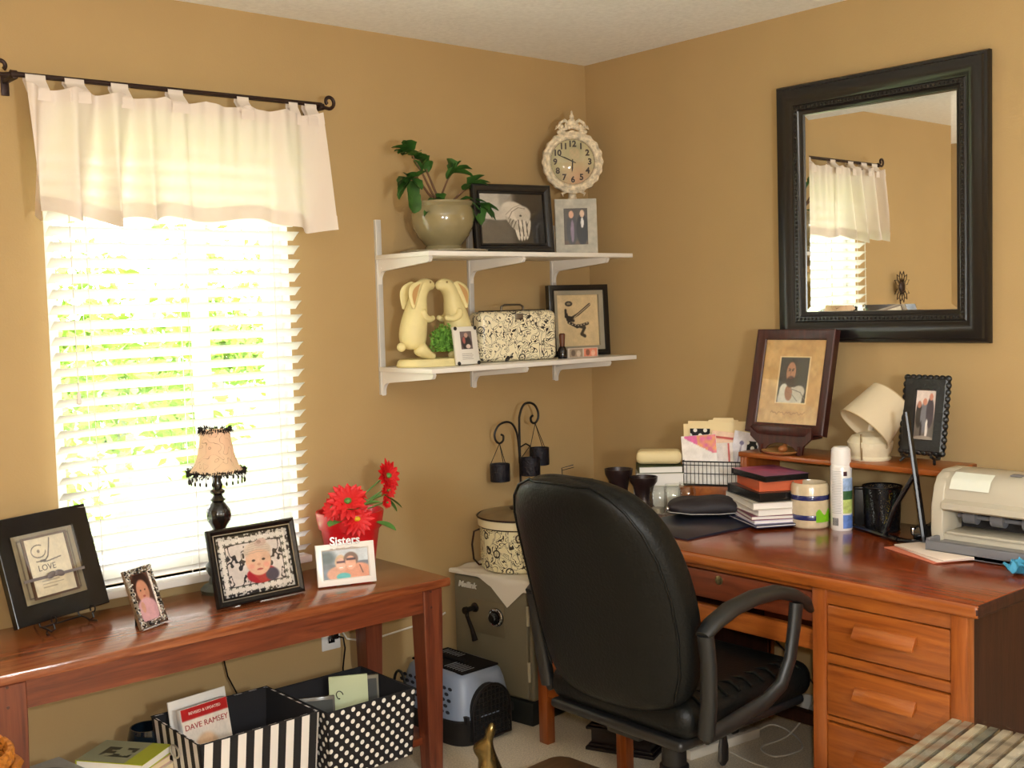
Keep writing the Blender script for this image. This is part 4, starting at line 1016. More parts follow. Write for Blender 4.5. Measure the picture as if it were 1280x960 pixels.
m = MB(); m.box(-.082, .082, -.140, .135, .238, .2435); m.mi = 1
for k in range(7): m.box(-.068, -.010, -.120+k*.015, -.1175+k*.015, .2435, .2450); m.box(.010, .068, .020+k*.015, .0225+k*.015, .2435, .2450)
m.mi = 0; m.box(-.012, .012, -.07, .07, .243, .256, bev=.004)
m.obj('top_hatch', [mat('matte_hatch', (26, 23, 22), .95, spec=.1), mat('hatch_grey', (120, 120, 122), .6)], t)
m = MB()
for j in range(5):
    for i in range(9):
        y = .13-i*.031+(j % 2)*.0155; z = .118+j*.019; x = -(hw-.0005-(z-.098)/.097*.017)-.0008
        pl = [(math.cos(a)*.0105, math.sin(a)*.0062) for a in [k*2*PI/10 for k in range(10)]]
        m.prism([(y+p, z+q) for p, q in pl], x, x-.0012, plane='YZ')
m.obj('vent_holes', mat('vent_dark', (34, 36, 44), .8), t)
m = MB(); m.tube([(-(hw-.002), .145+math.cos(a)*.032, .150+math.sin(a)*.055) for a in [i*PI/12-0 for i in range(13)]], .005, 8); m.obj('side_strap', M_pb, t)
# door opening + wire door on the near (-y) end
arch = [(-.085, .02), (.085, .02)]+[(.085*math.cos(a), .105+.095*math.sin(a)) for a in [i*PI/16 for i in range(17)]]
m = MB(); m.prism(arch, -hd-.001, -hd+.03); m.obj('door_opening', mat('dark_interior', (14, 13, 14), .9), t)
m = MB(); m.tube([(x, -hd-.008, z) for x, z in arch], .005, 8, closed=True)
for k in range(-4, 5):
    x = k*.018; zt = .105+.095*math.sqrt(max(0, 1-(x/.085)**2)); m.tube([(x, -hd-.008, .02), (x, -hd-.008, zt)], .0022, 5)
for k in range(1, 10):
    z = .02+k*.018; xw = .085 if z < .105 else .085*math.sqrt(max(0, 1-((z-.105)/.095)**2)); m.tube([(-xw, -hd-.008, z), (xw, -hd-.008, z)], .0022, 5)
m.obj('wire_door', M_blackm, t)
m = MB()
for s in (-1, 1): m.box(s*.100-.006, s*.100+.006, -hd-.004, -hd+.02, .082, .110, bev=.002)
m.obj('latch', M_pb, t)

# ---------------------------------------------------------------- safe
SR = math.atan2(-.065, .37)
t = thing('floor_safe', 'olive grey steel safe with combination dial and lever handle', 'safe', (-.575, -.195, 0), -SR*.9)
M_sf = mat('olive_grey_enamel', (112, 104, 84), .45, noise=.05, nscale=6, bump=.1); M_sb = mat('safe_black_plinth', (22, 24, 22), .5)
sx, sy, shh = .18, .182, .515       # half depth (x), half width (y)
MB().box(-sx-.002, sx, -sy-.002, sy, 0, .085, bev=.008).obj('plinth', M_sb, t)
MB().box(-sx+.010, sx, -sy, sy, .085, shh, bev=.010, seg=3).obj('body', M_sf, t)
m = MB(); m.box(-sx-.004, -sx+.014, -sy+.014, sy-.006, .095, shh-.014, bev=.006, seg=3); m.obj('door', M_sf, t)
m = MB(); m.box(-sx-.007, -sx, -.068, .105, .30, .425, bev=.003); m.obj('lock_panel', mat('olive_lock_plate', (118, 108, 86), .35, .2), t)
m = MB()
for z in (.16, .36): m.cyl((-sx+.0, -sy+.010, z), (-sx+.0, -sy+.010, z+.07), .006, seg=10)
m.obj('hinge', mat('worn_hinge', (168, 160, 136), .4), t)
MX = Matrix.Rotation(-PI/2, 4, 'Y')       # lathe z -> -x
m = MB(); m.lathe([(0, 0), (.032, 0), (.034, .004), (.030, .010), (.020, .013), (.018, .026), (.014, .030), (0, .031)], 40, mat4=TX(-sx-.007, -.032, .372) @ MX, scal=lambda a, r, z: r*(1+(.05*math.cos(a*18) if r < .022 else 0))); dl = m.obj('combination_dial', M_black, t)
m = MB()
for k in range(40):
    a = k*2*PI/40; L = .004 if k % 5 else .007
    p0 = Vector((-sx-.007-.0106, -.032+math.cos(a)*.029, .372+math.sin(a)*.029)); p1 = Vector((-sx-.007-.0115, -.032+math.cos(a)*(.029-L), .372+math.sin(a)*(.029-L)))
    m.tube([p0, p1], .0007, 4)
m.tube([(-sx-.007-.009, -.032+math.cos(a)*.0315, .372+math.sin(a)*.0315) for a in [i*2*PI/32 for i in range(32)]], .0012, 5, closed=True)
o = m.obj('dial_marks', M_chrome, dl)
m = MB(); m.lathe([(0, 0), (.018, 0), (.016, .006), (.010, .010), (.009, .040), (.013, .044), (.013, .056), (0, .058)], 20, mat4=TX(-sx-.007, .072, .392) @ MX)
m.tube([(-sx-.052, .072, .392), (-sx-.052, .070, .37), (-sx-.050, .050, .325), (-sx-.048, .038, .285)], [.009, .007, .008, .011], 10); m.obj('lever_handle', mat('black_chromed_lever', (36, 32, 32), .15, .5), t)
MT = Matrix(((0, 0, -1, 0), (-1, 0, 0, 0), (0, 1, 0, 0), (0, 0, 0, 1)))   # text x -> -y, y -> z, z -> -x
m = MB(); m.add(text_mesh('Meilink', .030, .0015, shear=.25, bold=.0010), TX(-sx-.0075, .108, .470) @ MT); m.obj('nameplate', mat('bright_nameplate', (222, 220, 212), .35, .2), t)
# cloth on the safe
t = thing('table_cloth', 'off white cloth draped over the top of the safe', 'cloth', (-.575, -.195, shh+.001), -SR*.9)
M_cl = clothmat('off_white_linen', (228, 220, 206), .1)
def clothf(u, v):
    x = -.225+u*.42; y = -.235+v*.43
    # corner folded over the front (-x) edge
    over = max(0, -(sx+.008)-x); z = 0; X = x
    Y = y
    hang = 0
    if x < -(sx+.006):
        d = -(sx+.006)-x; scale_ = 1+1.7*max(0, 1-abs(y+.085)/.075)-.7*sstep(-.02, .06, y)
        z = -d*scale_; X = -(sx+.010)
    if y > sy-.02 and 0: pass
    if y < -(sy+.005): z = min(z, (y+sy+.005)*.9); Y = -(sy+.007)
    z += .0025*math.sin(x*60+y*35)*(1 if z == 0 else .2)+.003
    return Vector((X, Y, z))
m = MB(); m.grid(60, 60, clothf); m.obj('cloth', M_cl, t, smooth=80)
# enamel canner pot
t = thing('floral_canister', 'large cream canister with black floral print and metal lid, on safe', 'canister', (-.575, -.20, shh+.0065))
m = MB(); m.lathe([(0, 0), (.148, 0), (.156, .006), (.156, .158), (0, .158)], 56); m.obj('body', floral('cream_black_floral_pot', (232, 224, 186), (40, 34, 26), 19), t)
m = MB(); m.lathe([(.158, .158), (.163, .160), (.164, .186), (.160, .190)], 56); m.obj('cream_band', mat('cream_enamel', (232, 222, 190), .3), t)
m = MB(); m.lathe([(.157, .154), (.161, .157), (.159, .160)], 56); m.tube([(math.cos(a)*.165, math.sin(a)*.165, .192) for a in [i*2*PI/48 for i in range(48)]], .0035, 6, closed=True); m.obj('dark_rim', M_iron, t)
m = MB(); m.lathe([(.164, .190), (.155, .198), (.11, .207), (.05, .212), (0, .213)], 48); ld = m.obj('lid', mat('mottled_bronze_lid', (136, 118, 88), .35, .4, noise=.3, nscale=9), t)
m = MB(); m.lathe([(0, .213), (.042, .212), (.045, .217), (.02, .222), (.010, .232), (.018, .240), (0, .244)], 28); m.obj('knob', M_iron, ld)
m = MB(); m.tube([(-.155, .06, .150), (-.178, .062, .145), (-.190, .060, .10), (-.184, .06, .045), (-.160, .06, .02), (-.150, .058, .02)], .0035, 8); m.obj('wire_handle', M_iron, t)

# ---------------------------------------------------------------- hanging candle stand
t = thing('candle_stand', 'curled black iron stand with three hanging mesh candle cups', 'candle holder', (-.476, -.085, shh+.0065))
UX = Vector((CR.x, CR.y, 0)).normalized(); U2 = Vector((1, -.12, 0)).normalized()
def cq(a, z, y=0): return Vector((U2.x*a, U2.y*a+y, z))
def cp(a, z, y=0): return Vector((UX.x*a, UX.y*a+y, z))
def crom(pts, k=6):
    P = [Vector(p) for p in pts]; out = []
    for i in range(len(P)-1):
        p0, p1, p2, p3 = P[max(0, i-1)], P[i], P[i+1], P[min(len(P)-1, i+2)]
        for q in range(k):
            s = q/k; out.append(.5*((2*p1)+(-p0+p2)*s+(2*p0-5*p1+4*p2-p3)*s*s+(-p0+3*p1-3*p2+p3)*s**3))
    out.append(P[-1]); return out
tall = [(0, 0), (0, .3), (0, .50), (.004, .545), (.02, .578), (.045, .588), (.072, .578), (.088, .552), (.088, .525), (.074, .508), (.058, .512), (.054, .528), (.064, .538)]
short = [(-.002, .36), (-.004, .42), (-.012, .475), (-.032, .512), (-.062, .522), (-.095, .510), (-.112, .482), (-.108, .455), (-.092, .444), (-.076, .452), (-.074, .470), (-.084, .476)]
MB().tube(crom([cq(a, z) for a, z in tall]), .0045, 8).obj('tall_scroll', M_blackm, t)
MB().tube(crom([cq(a, z) for a, z in short]), .0042, 8).obj('short_scroll', M_blackm, t)
MB().lathe([(0, 0), (.028, 0), (.028, .006), (.012, .012), (.006, .02), (0, .02)], 24).obj('foot', M_blackm, t)
M_mesh = mat('black_mesh_cup', (30, 28, 36), .5, .4, bump=1, bscale=120)
for a, z, hk, ha, yo in ((.090, .345, .506, .074, 0), (-.093, .300, .444, -.092, 0), (.004, .318, .43, .006, -.052)):
    c = cq(a, z, yo); m = MB(); m.lathe([(0, 0), (.037, 0), (.038, .003), (.038, .066), (.035, .066), (.035, .004), (0, .004)], 28, tuple(c), scal=lambda q, r, zz: r*(1+.012*math.cos(q*14))); cup = m.obj('candle_cup', M_mesh, t)
    m = MB(); top = cq(ha, hk, yo)
    for k in range(3):
        q = k*2*PI/3+.5; m.tube([c+Vector((math.cos(q)*.036, math.sin(q)*.036, .064)), top], .0014, 5)
    m.obj('hanger_wire', M_blackm, cup)
m = MB(); m.tube([cq(0, .42), cq(.004, .436, -.03), cq(.006, .428, -.052)], .003, 6); m.obj('hook', M_blackm, t)

# ---------------------------------------------------------------- desk
DZ = .755; DX = -.80; DY0, DY1 = -2.065, -.505
t = thing('writing_desk', 'orange oak double pedestal desk along the right wall', 'desk', (-.41, (DY0+DY1)/2, 0))
cy_ = (DY0+DY1)/2
def Y(y): return y-cy_
def XX(x): return x+.41
m = MB(); m.box(XX(DX-.012), XX(-.02), Y(DY0-.012), Y(DY1+.012), DZ-.034, DZ, bev=.010, seg=3)
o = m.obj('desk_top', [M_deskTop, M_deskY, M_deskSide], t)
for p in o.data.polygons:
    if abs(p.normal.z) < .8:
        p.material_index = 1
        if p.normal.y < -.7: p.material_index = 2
ped = ((-.925, -.525), (-2.045, -1.622))
for pi_, (ya, yb) in enumerate(ped):
    # posts
    for yy in (ya, yb-.036):
        for xx in (DX, -.07):
            MB().box(XX(xx), XX(xx+.036), Y(yy), Y(yy+.042), 0, DZ-.034, bev=.003).obj('leg', M_deskZ, t)
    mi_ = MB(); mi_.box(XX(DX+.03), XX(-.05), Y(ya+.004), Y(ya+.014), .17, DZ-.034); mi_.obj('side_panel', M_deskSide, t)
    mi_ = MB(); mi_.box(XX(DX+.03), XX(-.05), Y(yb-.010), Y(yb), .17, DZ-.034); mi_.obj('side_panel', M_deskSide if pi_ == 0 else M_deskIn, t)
    MB().box(XX(DX+.006), XX(DX+.03), Y(ya+.04), Y(yb-.034), DZ-.072, DZ-.034, bev=.002).obj('top_rail', M_deskY, t)
    MB().box(XX(DX+.006), XX(DX+.03), Y(ya+.04), Y(yb-.034), .165, .20, bev=.002).obj('bottom_rail', M_deskY, t)
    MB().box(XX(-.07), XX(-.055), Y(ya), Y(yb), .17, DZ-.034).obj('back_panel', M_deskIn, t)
    drs = ((.553, .683), (.388, .518+.008), (.205, .372))
    for k, (za, zb) in enumerate(drs):
        ya2, yb2 = ya+.044, yb-.038
        d = MB(); d.box(XX(DX-.0 if k else DX+.004), XX(DX+.026), Y(ya2), Y(yb2), za+.003, zb-.003, bev=.004); dr = d.obj('drawer', M_deskY, t)
        d = MB(); yc = (ya2+yb2)/2; hwid = .085; zc = (za+zb)/2+.006
        prof = [(XX(DX+.003), zc+.024), (XX(DX-.006), zc+.020), (XX(DX-.022), zc-.006), (XX(DX-.022), zc-.012), (XX(DX-.014), zc-.010), (XX(DX+.003), zc+.006)]
        d.prism(prof, Y(yc-hwid), Y(yc+hwid), bev=.002); d.obj('drawer_pull', M_deskY, dr)
    for za in (.527, .374):
        MB().box(XX(DX+.004), XX(DX+.03), Y(ya+.04), Y(yb-.034), za, za+.026 if za > .5 else za+.012, bev=.002).obj('drawer_rail', M_deskY, t)
# kneehole
MB().box(XX(DX+.008), XX(DX+.03), Y(-1.622), Y(-.925), DZ-.046, DZ-.034, bev=.002).obj('top_rail', M_deskY, t)
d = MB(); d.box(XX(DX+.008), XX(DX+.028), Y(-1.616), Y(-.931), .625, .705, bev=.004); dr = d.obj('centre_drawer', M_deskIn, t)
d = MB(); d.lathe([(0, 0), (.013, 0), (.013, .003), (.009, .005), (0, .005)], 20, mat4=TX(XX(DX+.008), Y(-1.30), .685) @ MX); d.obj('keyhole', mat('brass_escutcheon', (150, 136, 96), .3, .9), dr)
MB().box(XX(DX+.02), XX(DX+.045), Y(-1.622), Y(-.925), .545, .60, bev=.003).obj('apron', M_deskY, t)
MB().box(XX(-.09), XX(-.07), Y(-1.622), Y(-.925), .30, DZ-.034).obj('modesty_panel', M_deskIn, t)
MB().box(XX(-.20), XX(-.165), Y(-1.622), Y(-.925), .075, .115, bev=.003).obj('foot_rail', M_deskSide, t)
# little hutch on the desk
t = thing('desk_riser', 'narrow orange wood riser shelf at the back of the desk', 'desk shelf', (-.135, -1.305, DZ))
MB().box(-.105, .105, -.368, .368, .196, .213, bev=.004).obj('shelf_board', M_deskY, t)
for y in (-.355, .355, ): MB().box(-.10, .10, y-.008, y+.008, 0, .196, bev=.002).obj('end_panel', M_deskZ, t)
MB().box(-.10, -.088, .335, .349, 0, .196, bev=.001).obj('edge_strip', M_deskZ, t)
HZ = DZ+.213

# --- Portrait on wooden easel
yaw = -88
t = frame_root('framed_picture', 'dark cherry framed portrait of a bearded man in white robe', 'picture frame', (-.172, -1.083, HZ+.062), yaw, 14)
w_, h_ = .302, .352
MB().ring(w_, h_, [(0, -.008), (0, .020), (.004, .022), (.030, .016), (.034, .012), (.034, -.004)]).obj('frame', M_redbrown, t)
def portrait(u, v):
    n = vnoise(u*6, v*8, 4)*.6+vnoise(u*20, v*20, 5)*.4; c = lerp((186, 140, 82), (220, 182, 122), n)
    if .27 < u < .77 and .245 < v < .80: c = (226, 200, 150)
    return c
a = Art(portrait).rect(.29, .75, .26, .785, (52, 46, 42), .004)
def robe(u, v, c):
    if not (.29 < u < .75 and .26 < v < .785): return c
    return c
a.ell(.50, .30, .20, .14, (206, 200, 184), 0, .08).ell(.41, .36, .09, .12, (214, 208, 192), 20, .1).ell(.60, .36, .13, .09, (190, 184, 168), 25, .1).ell(.47, .37, .06, .09, (150, 96, 66), 10, .15).ell(.50, .62, .115, .15, (46, 32, 26), 0, .1).ell(.475, .61, .075, .12, (172, 116, 84), 0, .1).ell(.485, .50, .07, .065, (50, 34, 28), 0, .2).ell(.45, .63, .016, .008, (30, 20, 18)).ell(.50, .63, .016, .008, (30, 20, 18)).line([(.435, .65), (.465, .645)], .006, (40, 26, 20)).line([(.49, .645), (.52, .65)], .006, (40, 26, 20)).line([(.47, .62), (.465, .575)], .006, (140, 88, 62)).line([(.45, .545), (.50, .545)], .006, (120, 60, 48)).line([(.50, .42), (.66, .38), (.74, .30)], .006, (120, 114, 104)).line([(.52, .36), (.62, .28)], .006, (130, 124, 112))
a.fn(lambda u, v, c: (lambda q: q)(portrait(u, v) if not (.29 < u < .75 and .26 < v < .785) else c))
wr = []
for i in range(40): wr.append((.22+.55*i/39, .135+.020*math.sin(i*1.1)*math.cos(i*.4)))
a.line(wr, .004, (150, 104, 56))
picture('portrait_print', w_-.062, h_-.062, a, t, 0, -.006, .031, .0018)
MB().box(-w_/2+.01, w_/2-.01, -.001, .006, .01, h_-.01).obj('backing', M_redbrown, t)
MB().box(-w_/2+.03, w_/2-.03, -.0105, -.010, .03, h_-.03).obj('glass', glassmat('frame_glass'), t)
t = thing('wooden_easel', 'carved dark wood easel holding the bearded man portrait', 'easel', (-.165, -1.085, HZ), rad(-88))
m = MB(); m.box(-.115, .115, -.040, -.030, .060, .092, bev=.004); m.box(-.115, .115, -.040, .028, .052, .061, bev=.002); m.obj('ledge', M_redbrown, t)
poly = [(-.118, .056), (-.118, .085), (-.09, .062), (.09, .062), (.118, .085), (.118, .056), (.088, .03), (.080, .0), (.062, .0)]+[(.062*math.cos(a), .004+.034*math.sin(a)) for a in [i*PI/12 for i in range(1, 12)]]+[(-.062, .0), (-.080, .0), (-.088, .03)]
m = MB(); m.prism(poly, -.044, -.034); m.obj('carved_front', M_redbrown, t)
for s in (-1, 1):
    m = MB(); m.tube([(s*.075, -.038, .006), (s*.06, -.0, .08), (s*.03, .035, .20)], .006, 8); m.tube([(s*.072, -.044, .0), (s*.072, -.046, .03)], .005, 8); m.obj('leg', M_redbrown, t)
m = MB(); m.tube([(0, .035, .20), (0, .085, .006)], .006, 8); m.tube([(-.03, .035, .20), (.03, .035, .20)], .006, 8); m.obj('rear_leg', M_redbrown, t)
t = tag(MB().lathe([(0, 0), (.035, 0), (.060, .008), (.066, .014), (.060, .013), (.035, .006), (0, .005)], 32).obj('trinket_dish', mat('amber_dish', (190, 140, 84), .3), loc=(-.205, -1.09, HZ)), 'small amber dish under the wooden easel', 'dish')
t = tag(MB().sph((0, 0, .012), (.02, .014, .012), 14, 8).sph((.012, .002, .02), (.010, .009, .008), 10, 6).obj('polished_stone', mat('brown_stone', (150, 92, 50), .25), loc=(-.205, -1.095, HZ+.006)), 'brown polished stone resting in the amber dish', 'stone')

# --- tipped lamp
t = thing('bedside_lamp', 'cream lamp with white relief base and tipped drum shade', 'lamp', (-.135, -1.375, HZ))
m = MB(); m.lathe([(0, 0), (.062, 0), (.064, .006), (.058, .012), (.066, .03), (.070, .055), (.056, .075), (.030, .084), (.014, .088), (.012, .092), (0, .092)], 40); m.obj('base', mat('white_relief_ceramic', (226, 216, 188), .35, bump=1, bscale=40), t)
M_sh = clothmat('cream_lamp_shade', (226, 212, 184), .25)
ax = Vector((-.38, .62, -.70)).normalized()   # axis toward the open bottom (down, toward camera-left)
ax = (-CR*.66 - CU*.72 - CF*.10).normalized()
q = ax.to_track_quat('Z', 'Y').to_matrix().to_4x4()
Ms = TX(-.012, -.034, .146) @ q
m = MB(); m.lathe([(.070, -.066), (.089, .066), (.0875, .066), (.0685, -.066)], 48, mat4=Ms); m.obj('lamp_shade', M_sh, t)
m = MB(); m.tube([Ms @ Vector((math.cos(a)*.089, math.sin(a)*.089, .066)) for a in [i*2*PI/48 for i in range(48)]], .0016, 6, closed=True)
m.tube([Ms @ Vector((math.cos(a)*.070, math.sin(a)*.070, -.066)) for a in [i*2*PI/48 for i in range(48)]], .0014, 6, closed=True); m.obj('shade_ring', mat('tan_shade_binding', (186, 164, 124), .6), t)
m = MB(); m.tube([(0, 0, .088), (-.002, -.004, .105), Ms @ Vector((0, 0, .0))], .008, 10); m.sph(Ms @ Vector((0, 0, .0)), (.015, .015, .018), 14, 10); m.obj('bulb_holder', M_paper, t)
m = MB()
for k in range(3):
    a = k*2*PI/3; m.tube([Ms @ Vector((0, 0, -.05)), Ms @ Vector((math.cos(a)*.0685, math.sin(a)*.0685, -.060))], .0012, 5)
m.obj('shade_spider', M_chrome, t)
m = MB(); m.tube([(-.07, -.01, .085), (-.072, -.012, .04), (-.07, -.012, .004)], .0012, 5); m.tube([(-.064, -.01, .085), (-.066, -.012, .045), (-.064, -.012, .004)], .0012, 5); m.obj('pull_chain', mat('brass_chain', (150, 120, 70), .4, .8), t)

# --- black scalloped frame
t = frame_root('framed_photo', 'black scalloped frame with group photo, on riser by printer', 'photo frame', (-.150, -1.560, HZ+.030), -93, 9)
w_, h_ = .156, .240
M_rf = mat('black_ruffled_resin', (20, 20, 20), .4, bump=.6, bscale=60)
MB().ring(w_-.012, h_-.012, [(0, -.006), (0, .010), (.006, .014), (.036, .010), (.040, .004), (.040, -.002)]).obj('frame', M_rf, t, loc=(0, 0, .006))
m = MB()
nx, nz = 7, 11
for i in range(nx+1):
    for z in (.008, h_-.008): m.sph((-w_/2+.010+(w_-.02)*i/nx, -.004, z), (.0115, .010, .0105), 10, 6)
for i in range(1, nz):
    for x in (-w_/2+.008, w_/2-.008): m.sph((x, -.004, .008+(h_-.016)*i/nz), (.0105, .010, .0115), 10, 6)
m.obj('scalloped_edge', M_rf, t)
a = Art(lambda u, v: lerp((104, 96, 90), (214, 198, 190), sstep(.35, .6, v))).ell(.22, .50, .16, .26, (54, 48, 44)).ell(.22, .70, .09, .07, (176, 120, 100)).ell(.48, .46, .18, .32, (116, 114, 120)).ell(.48, .76, .10, .07, (190, 130, 108)).ell(.74, .55, .18, .30, (70, 60, 66)).ell(.76, .86, .09, .07, (196, 132, 110)).ell(.62, .2, .06, .22, (220, 212, 206)).ell(.35, .18, .05, .2, (60, 50, 48)).ell(.5, .03, .5, .06, (150, 138, 126))
picture('photo_print', w_-.086, h_-.086, a, t, 0, -.004, .043, .0022)
MB().box(-w_/2+.012, w_/2-.012, .0, .006, .012, h_-.012).obj('backing', M_black, t)
m = MB()
for s in (-1, 1):
    m.tube([(s*.05, -.03, -.004), (s*.05, -.012, -.010), (s*.05, .012, -.010), (s*.045, .03, .10)], .005, 8); m.tube([(s*.05, -.012, -.010), (s*.058, -.022, -.0255)], .0045, 8)
m.tube([(0, .02, .10), (0, .085, -.010)], .004, 8); m.tube([(-.045, .03, .10), (.045, .03, .10)], .004, 8); m.obj('scroll_feet', M_rf, t)

# --- crock
M_crock = mat('speckled_cream_stoneware', (206, 188, 156), .22, noise=.05, nscale=80, coat=.6)
t = thing('stoneware_crock', 'cream stoneware crock with two blue bands and green patch', 'crock', (-.262, -1.238, DZ))
m = MB(); m.lathe([(0, 0), (.053, 0), (.058, .004), (.060, .012), (.060, .130), (.057, .138), (.054, .142), (.051, .142), (.050, .136), (.052, .12), (.052, .01), (0, .008)], 48); m.obj('body', M_crock, t)
M_bb = mat('navy_band_glaze', (38, 44, 96), .2, coat=.6)
for z in (.036, .098):
    m = MB(); m.lathe([(.0600, z-.008), (.0606, z-.007), (.0606, z+.007), (.0600, z+.008)], 48); m.obj('blue_band', M_bb, t)
m = MB(); m.grid(10, 6, lambda u, v: Vector((.0612*math.cos(4.05+u*.95), .0612*math.sin(4.05+u*.95), .022+v*(.032+.010*math.sin(u*9))))); m.obj('green_patch', mat('lime_green_decal', (120, 182, 30), .4), t)
# --- spray can
t = thing('spray_can', 'tall white aerosol can between crock and pen cup', 'spray can', (-.240, -1.338, DZ))
m = MB(); m.lathe([(0, 0), (.031, 0), (.033, .004), (.033, .195), (.030, .205), (.0265, .208), (0, .208)], 40); m.obj('can', mat('white_glossy_can', (234, 232, 230), .2, coat=.5), t)
m = MB(); m.lathe([(0, .205), (.030, .205), (.031, .212), (.029, .252), (.022, .260), (0, .258)], 32, scal=lambda a, r, z: r*(1+.02*math.cos(3*a))); m.obj('cap', mat('white_plastic_cap', (240, 238, 236), .35), t)
cang = math.atan2(CAM.y+1.338, CAM.x+.24)
def onc(m, a0, a1, z0, z1, r=.0334): m.grid(max(2, int(abs(a1-a0)*8)), 2, lambda u, v: Vector((r*math.cos(a0+(a1-a0)*u), r*math.sin(a0+(a1-a0)*u), z0+(z1-z0)*v)))
m = MB()
for k in range(26): onc(m, cang-1.0, cang-.05+.1*hsh(k, 1), .185-k*.0052, .1866-k*.0052)
m.obj('fine_print', mat('pale_grey_print', (170, 170, 172), .5), t)
m = MB()
for k in range(14): onc(m, cang-.90+k*.045, cang-.90+k*.045+.018+.014*hsh(k, 3), .016, .040)
m.obj('barcode', M_black, t)
for c, z0, z1, nm in (((58, 96, 60), .098, .125, 'green_scene'), ((190, 206, 120), .055, .098, 'flower_scene'), ((96, 128, 196), .008, .050, 'blue_band'), ((150, 176, 214), .125, .165, 'sky_scene')):
    m = MB(); onc(m, cang+.15, cang+1.5, z0, z1); m.obj(nm, mat('can_'+nm, c, .3, noise=.3, nscale=60), t)
m = MB(); onc(m, cang+.2, cang+.55, .172, .186, .0336); m.obj('brand_mark', mat('can_dark_mark', (60, 28, 40), .4), t)

# --- pen cup
t = thing('pen_cup', 'black wire mesh pen cup filled with pens and scissors', 'pen cup', (-.170, -1.438, DZ))
M_net = NT('black_wire_mesh'); n = M_net
tc = n.n('ShaderNodeTexCoord'); gr = n.n('ShaderNodeTexNoise', Scale=300); tr = n.n('ShaderNodeBsdfTransparent'); mx = n.n('ShaderNodeMixShader')
vv = n.coords((1, 1, 1)); vo = n.n('ShaderNodeTexVoronoi', Scale=260); n.l(vv, vo.inputs['Vector']); gt = n.n('ShaderNodeMath', _operation='LESS_THAN'); gt.inputs[1].default_value = .36; n.l(vo.outputs['Distance'], gt.inputs[0])
n.b.inputs['Base Color'].default_value = RGB(20, 20, 22); n.b.inputs['Roughness'].default_value = .3; n.b.inputs['Metallic'].default_value = .4
n.l(gt.outputs[0], mx.inputs[0]); n.l(n.b.outputs[0], mx.inputs[1]); n.l(tr.outputs[0], mx.inputs[2]); n.l(mx.outputs[0], n.out.inputs['Surface'])
m = MB(); m.lathe([(.052, .002), (.058, .138)], 48); m.obj('mesh_wall', M_net.m, t)
for z, r in ((.138, .0585), (.004, .0525)): MB().tube([(math.cos(a)*r, math.sin(a)*r, z) for a in [i*2*PI/40 for i in range(40)]], .0028, 6, closed=True).obj('rim', M_black, t)
MB().lathe([(0, 0), (.052, 0), (.052, .003), (0, .003)], 32).obj('bottom', M_black, t)
rnd = random.Random(6); pc = [(220, 220, 216), (60, 70, 60), (180, 190, 190), (30, 36, 70), (210, 180, 60), (90, 110, 90), (150, 60, 60)]
for k in range(7):
    a = k*.9+.3; b_ = Vector((math.cos(a)*.022, math.sin(a)*.022, .006)); e = Vector((math.cos(a+.5)*.040, math.sin(a+.5)*.040, .118+.006*(k % 3)))
    p = thing('pen', 'slim %s pen standing in the mesh pen cup' % ('white', 'dark green', 'silver', 'navy', 'yellow', 'sage green', 'brick red')[k], 'pen', tuple(Vector((-.170, -1.438, DZ))), 0, 'pens in the mesh cup')
    d = (e-b_).normalized(); m = MB(); m.cyl(b_+d*.012, e, .0042, seg=12); m.obj('barrel', mat('pen_colour_%d' % k, pc[k], .25), p)
    MB().cyl(b_, b_+d*.012, .0008, .004, seg=12).obj('tip', M_chrome, p)
# --- black stand
t = thing('tablet_stand', 'folding black metal stand with crossing bars by the pen cup', 'stand', (-.29, -1.60, DZ))
def rel(x, y, z): return (x+.29, y+1.60, z-DZ)
m = MB(); m.tube([rel(-.200, -1.352, .764), rel(-.305, -1.575, .764)], .011, 8, flat=(1.2, .7)); m.obj('foot_bar', M_black, t)
m = MB(); m.tube([rel(-.29, -1.52, .770), rel(-.29, -1.555, .86), rel(-.285, -1.612, .955)], .009, 8, flat=(1.2, .7)); m.obj('brace', M_black, t)
m = MB(); m.tube([rel(-.30, -1.655, .764), rel(-.29, -1.625, .93), rel(-.285, -1.590, 1.140)], [.013, .012, .010], 8, flat=(1, .6)); m.obj('upright', M_black, t)
m = MB(); m.tube([rel(-.305, -1.575, .764), rel(-.30, -1.655, .764)], .010, 8, flat=(1.2, .7)); m.obj('link_bar', M_black, t)
t = thing('black_box', 'small black upright box behind the pen cup beside the aerosol can', 'box', (-.125, -1.355, DZ), rad(-55))
MB().box(-.038, .038, -.012, .012, 0, .115, bev=.003).obj('body', M_blackpl, t)
MB().box(-.039, .039, -.013, .013, .115, .122, bev=.002).obj('lid', M_black, t)
# --- tape dispenser
t = thing('tape_dispenser', 'shiny black tape dispenser in front of the printer', 'tape dispenser', (-.235, -1.640, DZ), rad(-52))
m = MB(); m.prism([(-.050, 0), (.050, 0), (.055, .02), (.040, .052), (.014, .060), (-.012, .046), (-.040, .050), (-.054, .036)], -.018, .018, bev=.004); m.obj('body', mat('gloss_black_plastic', (14, 14, 16), .1, coat=.5), t)
m = MB(); m.lathe([(.012, -.01), (.027, -.01), (.027, .01), (.012, .01)], 24, mat4=TX(.012, 0, .036) @ Matrix.Rotation(PI/2, 4, 'X')); m.obj('tape_roll', mat('clear_amber_tape', (60, 56, 48), .2), t)
m = MB(); m.box(-.058, -.050, -.014, .014, .022, .044, bev=.001); m.obj('cutter', M_chrome, t)
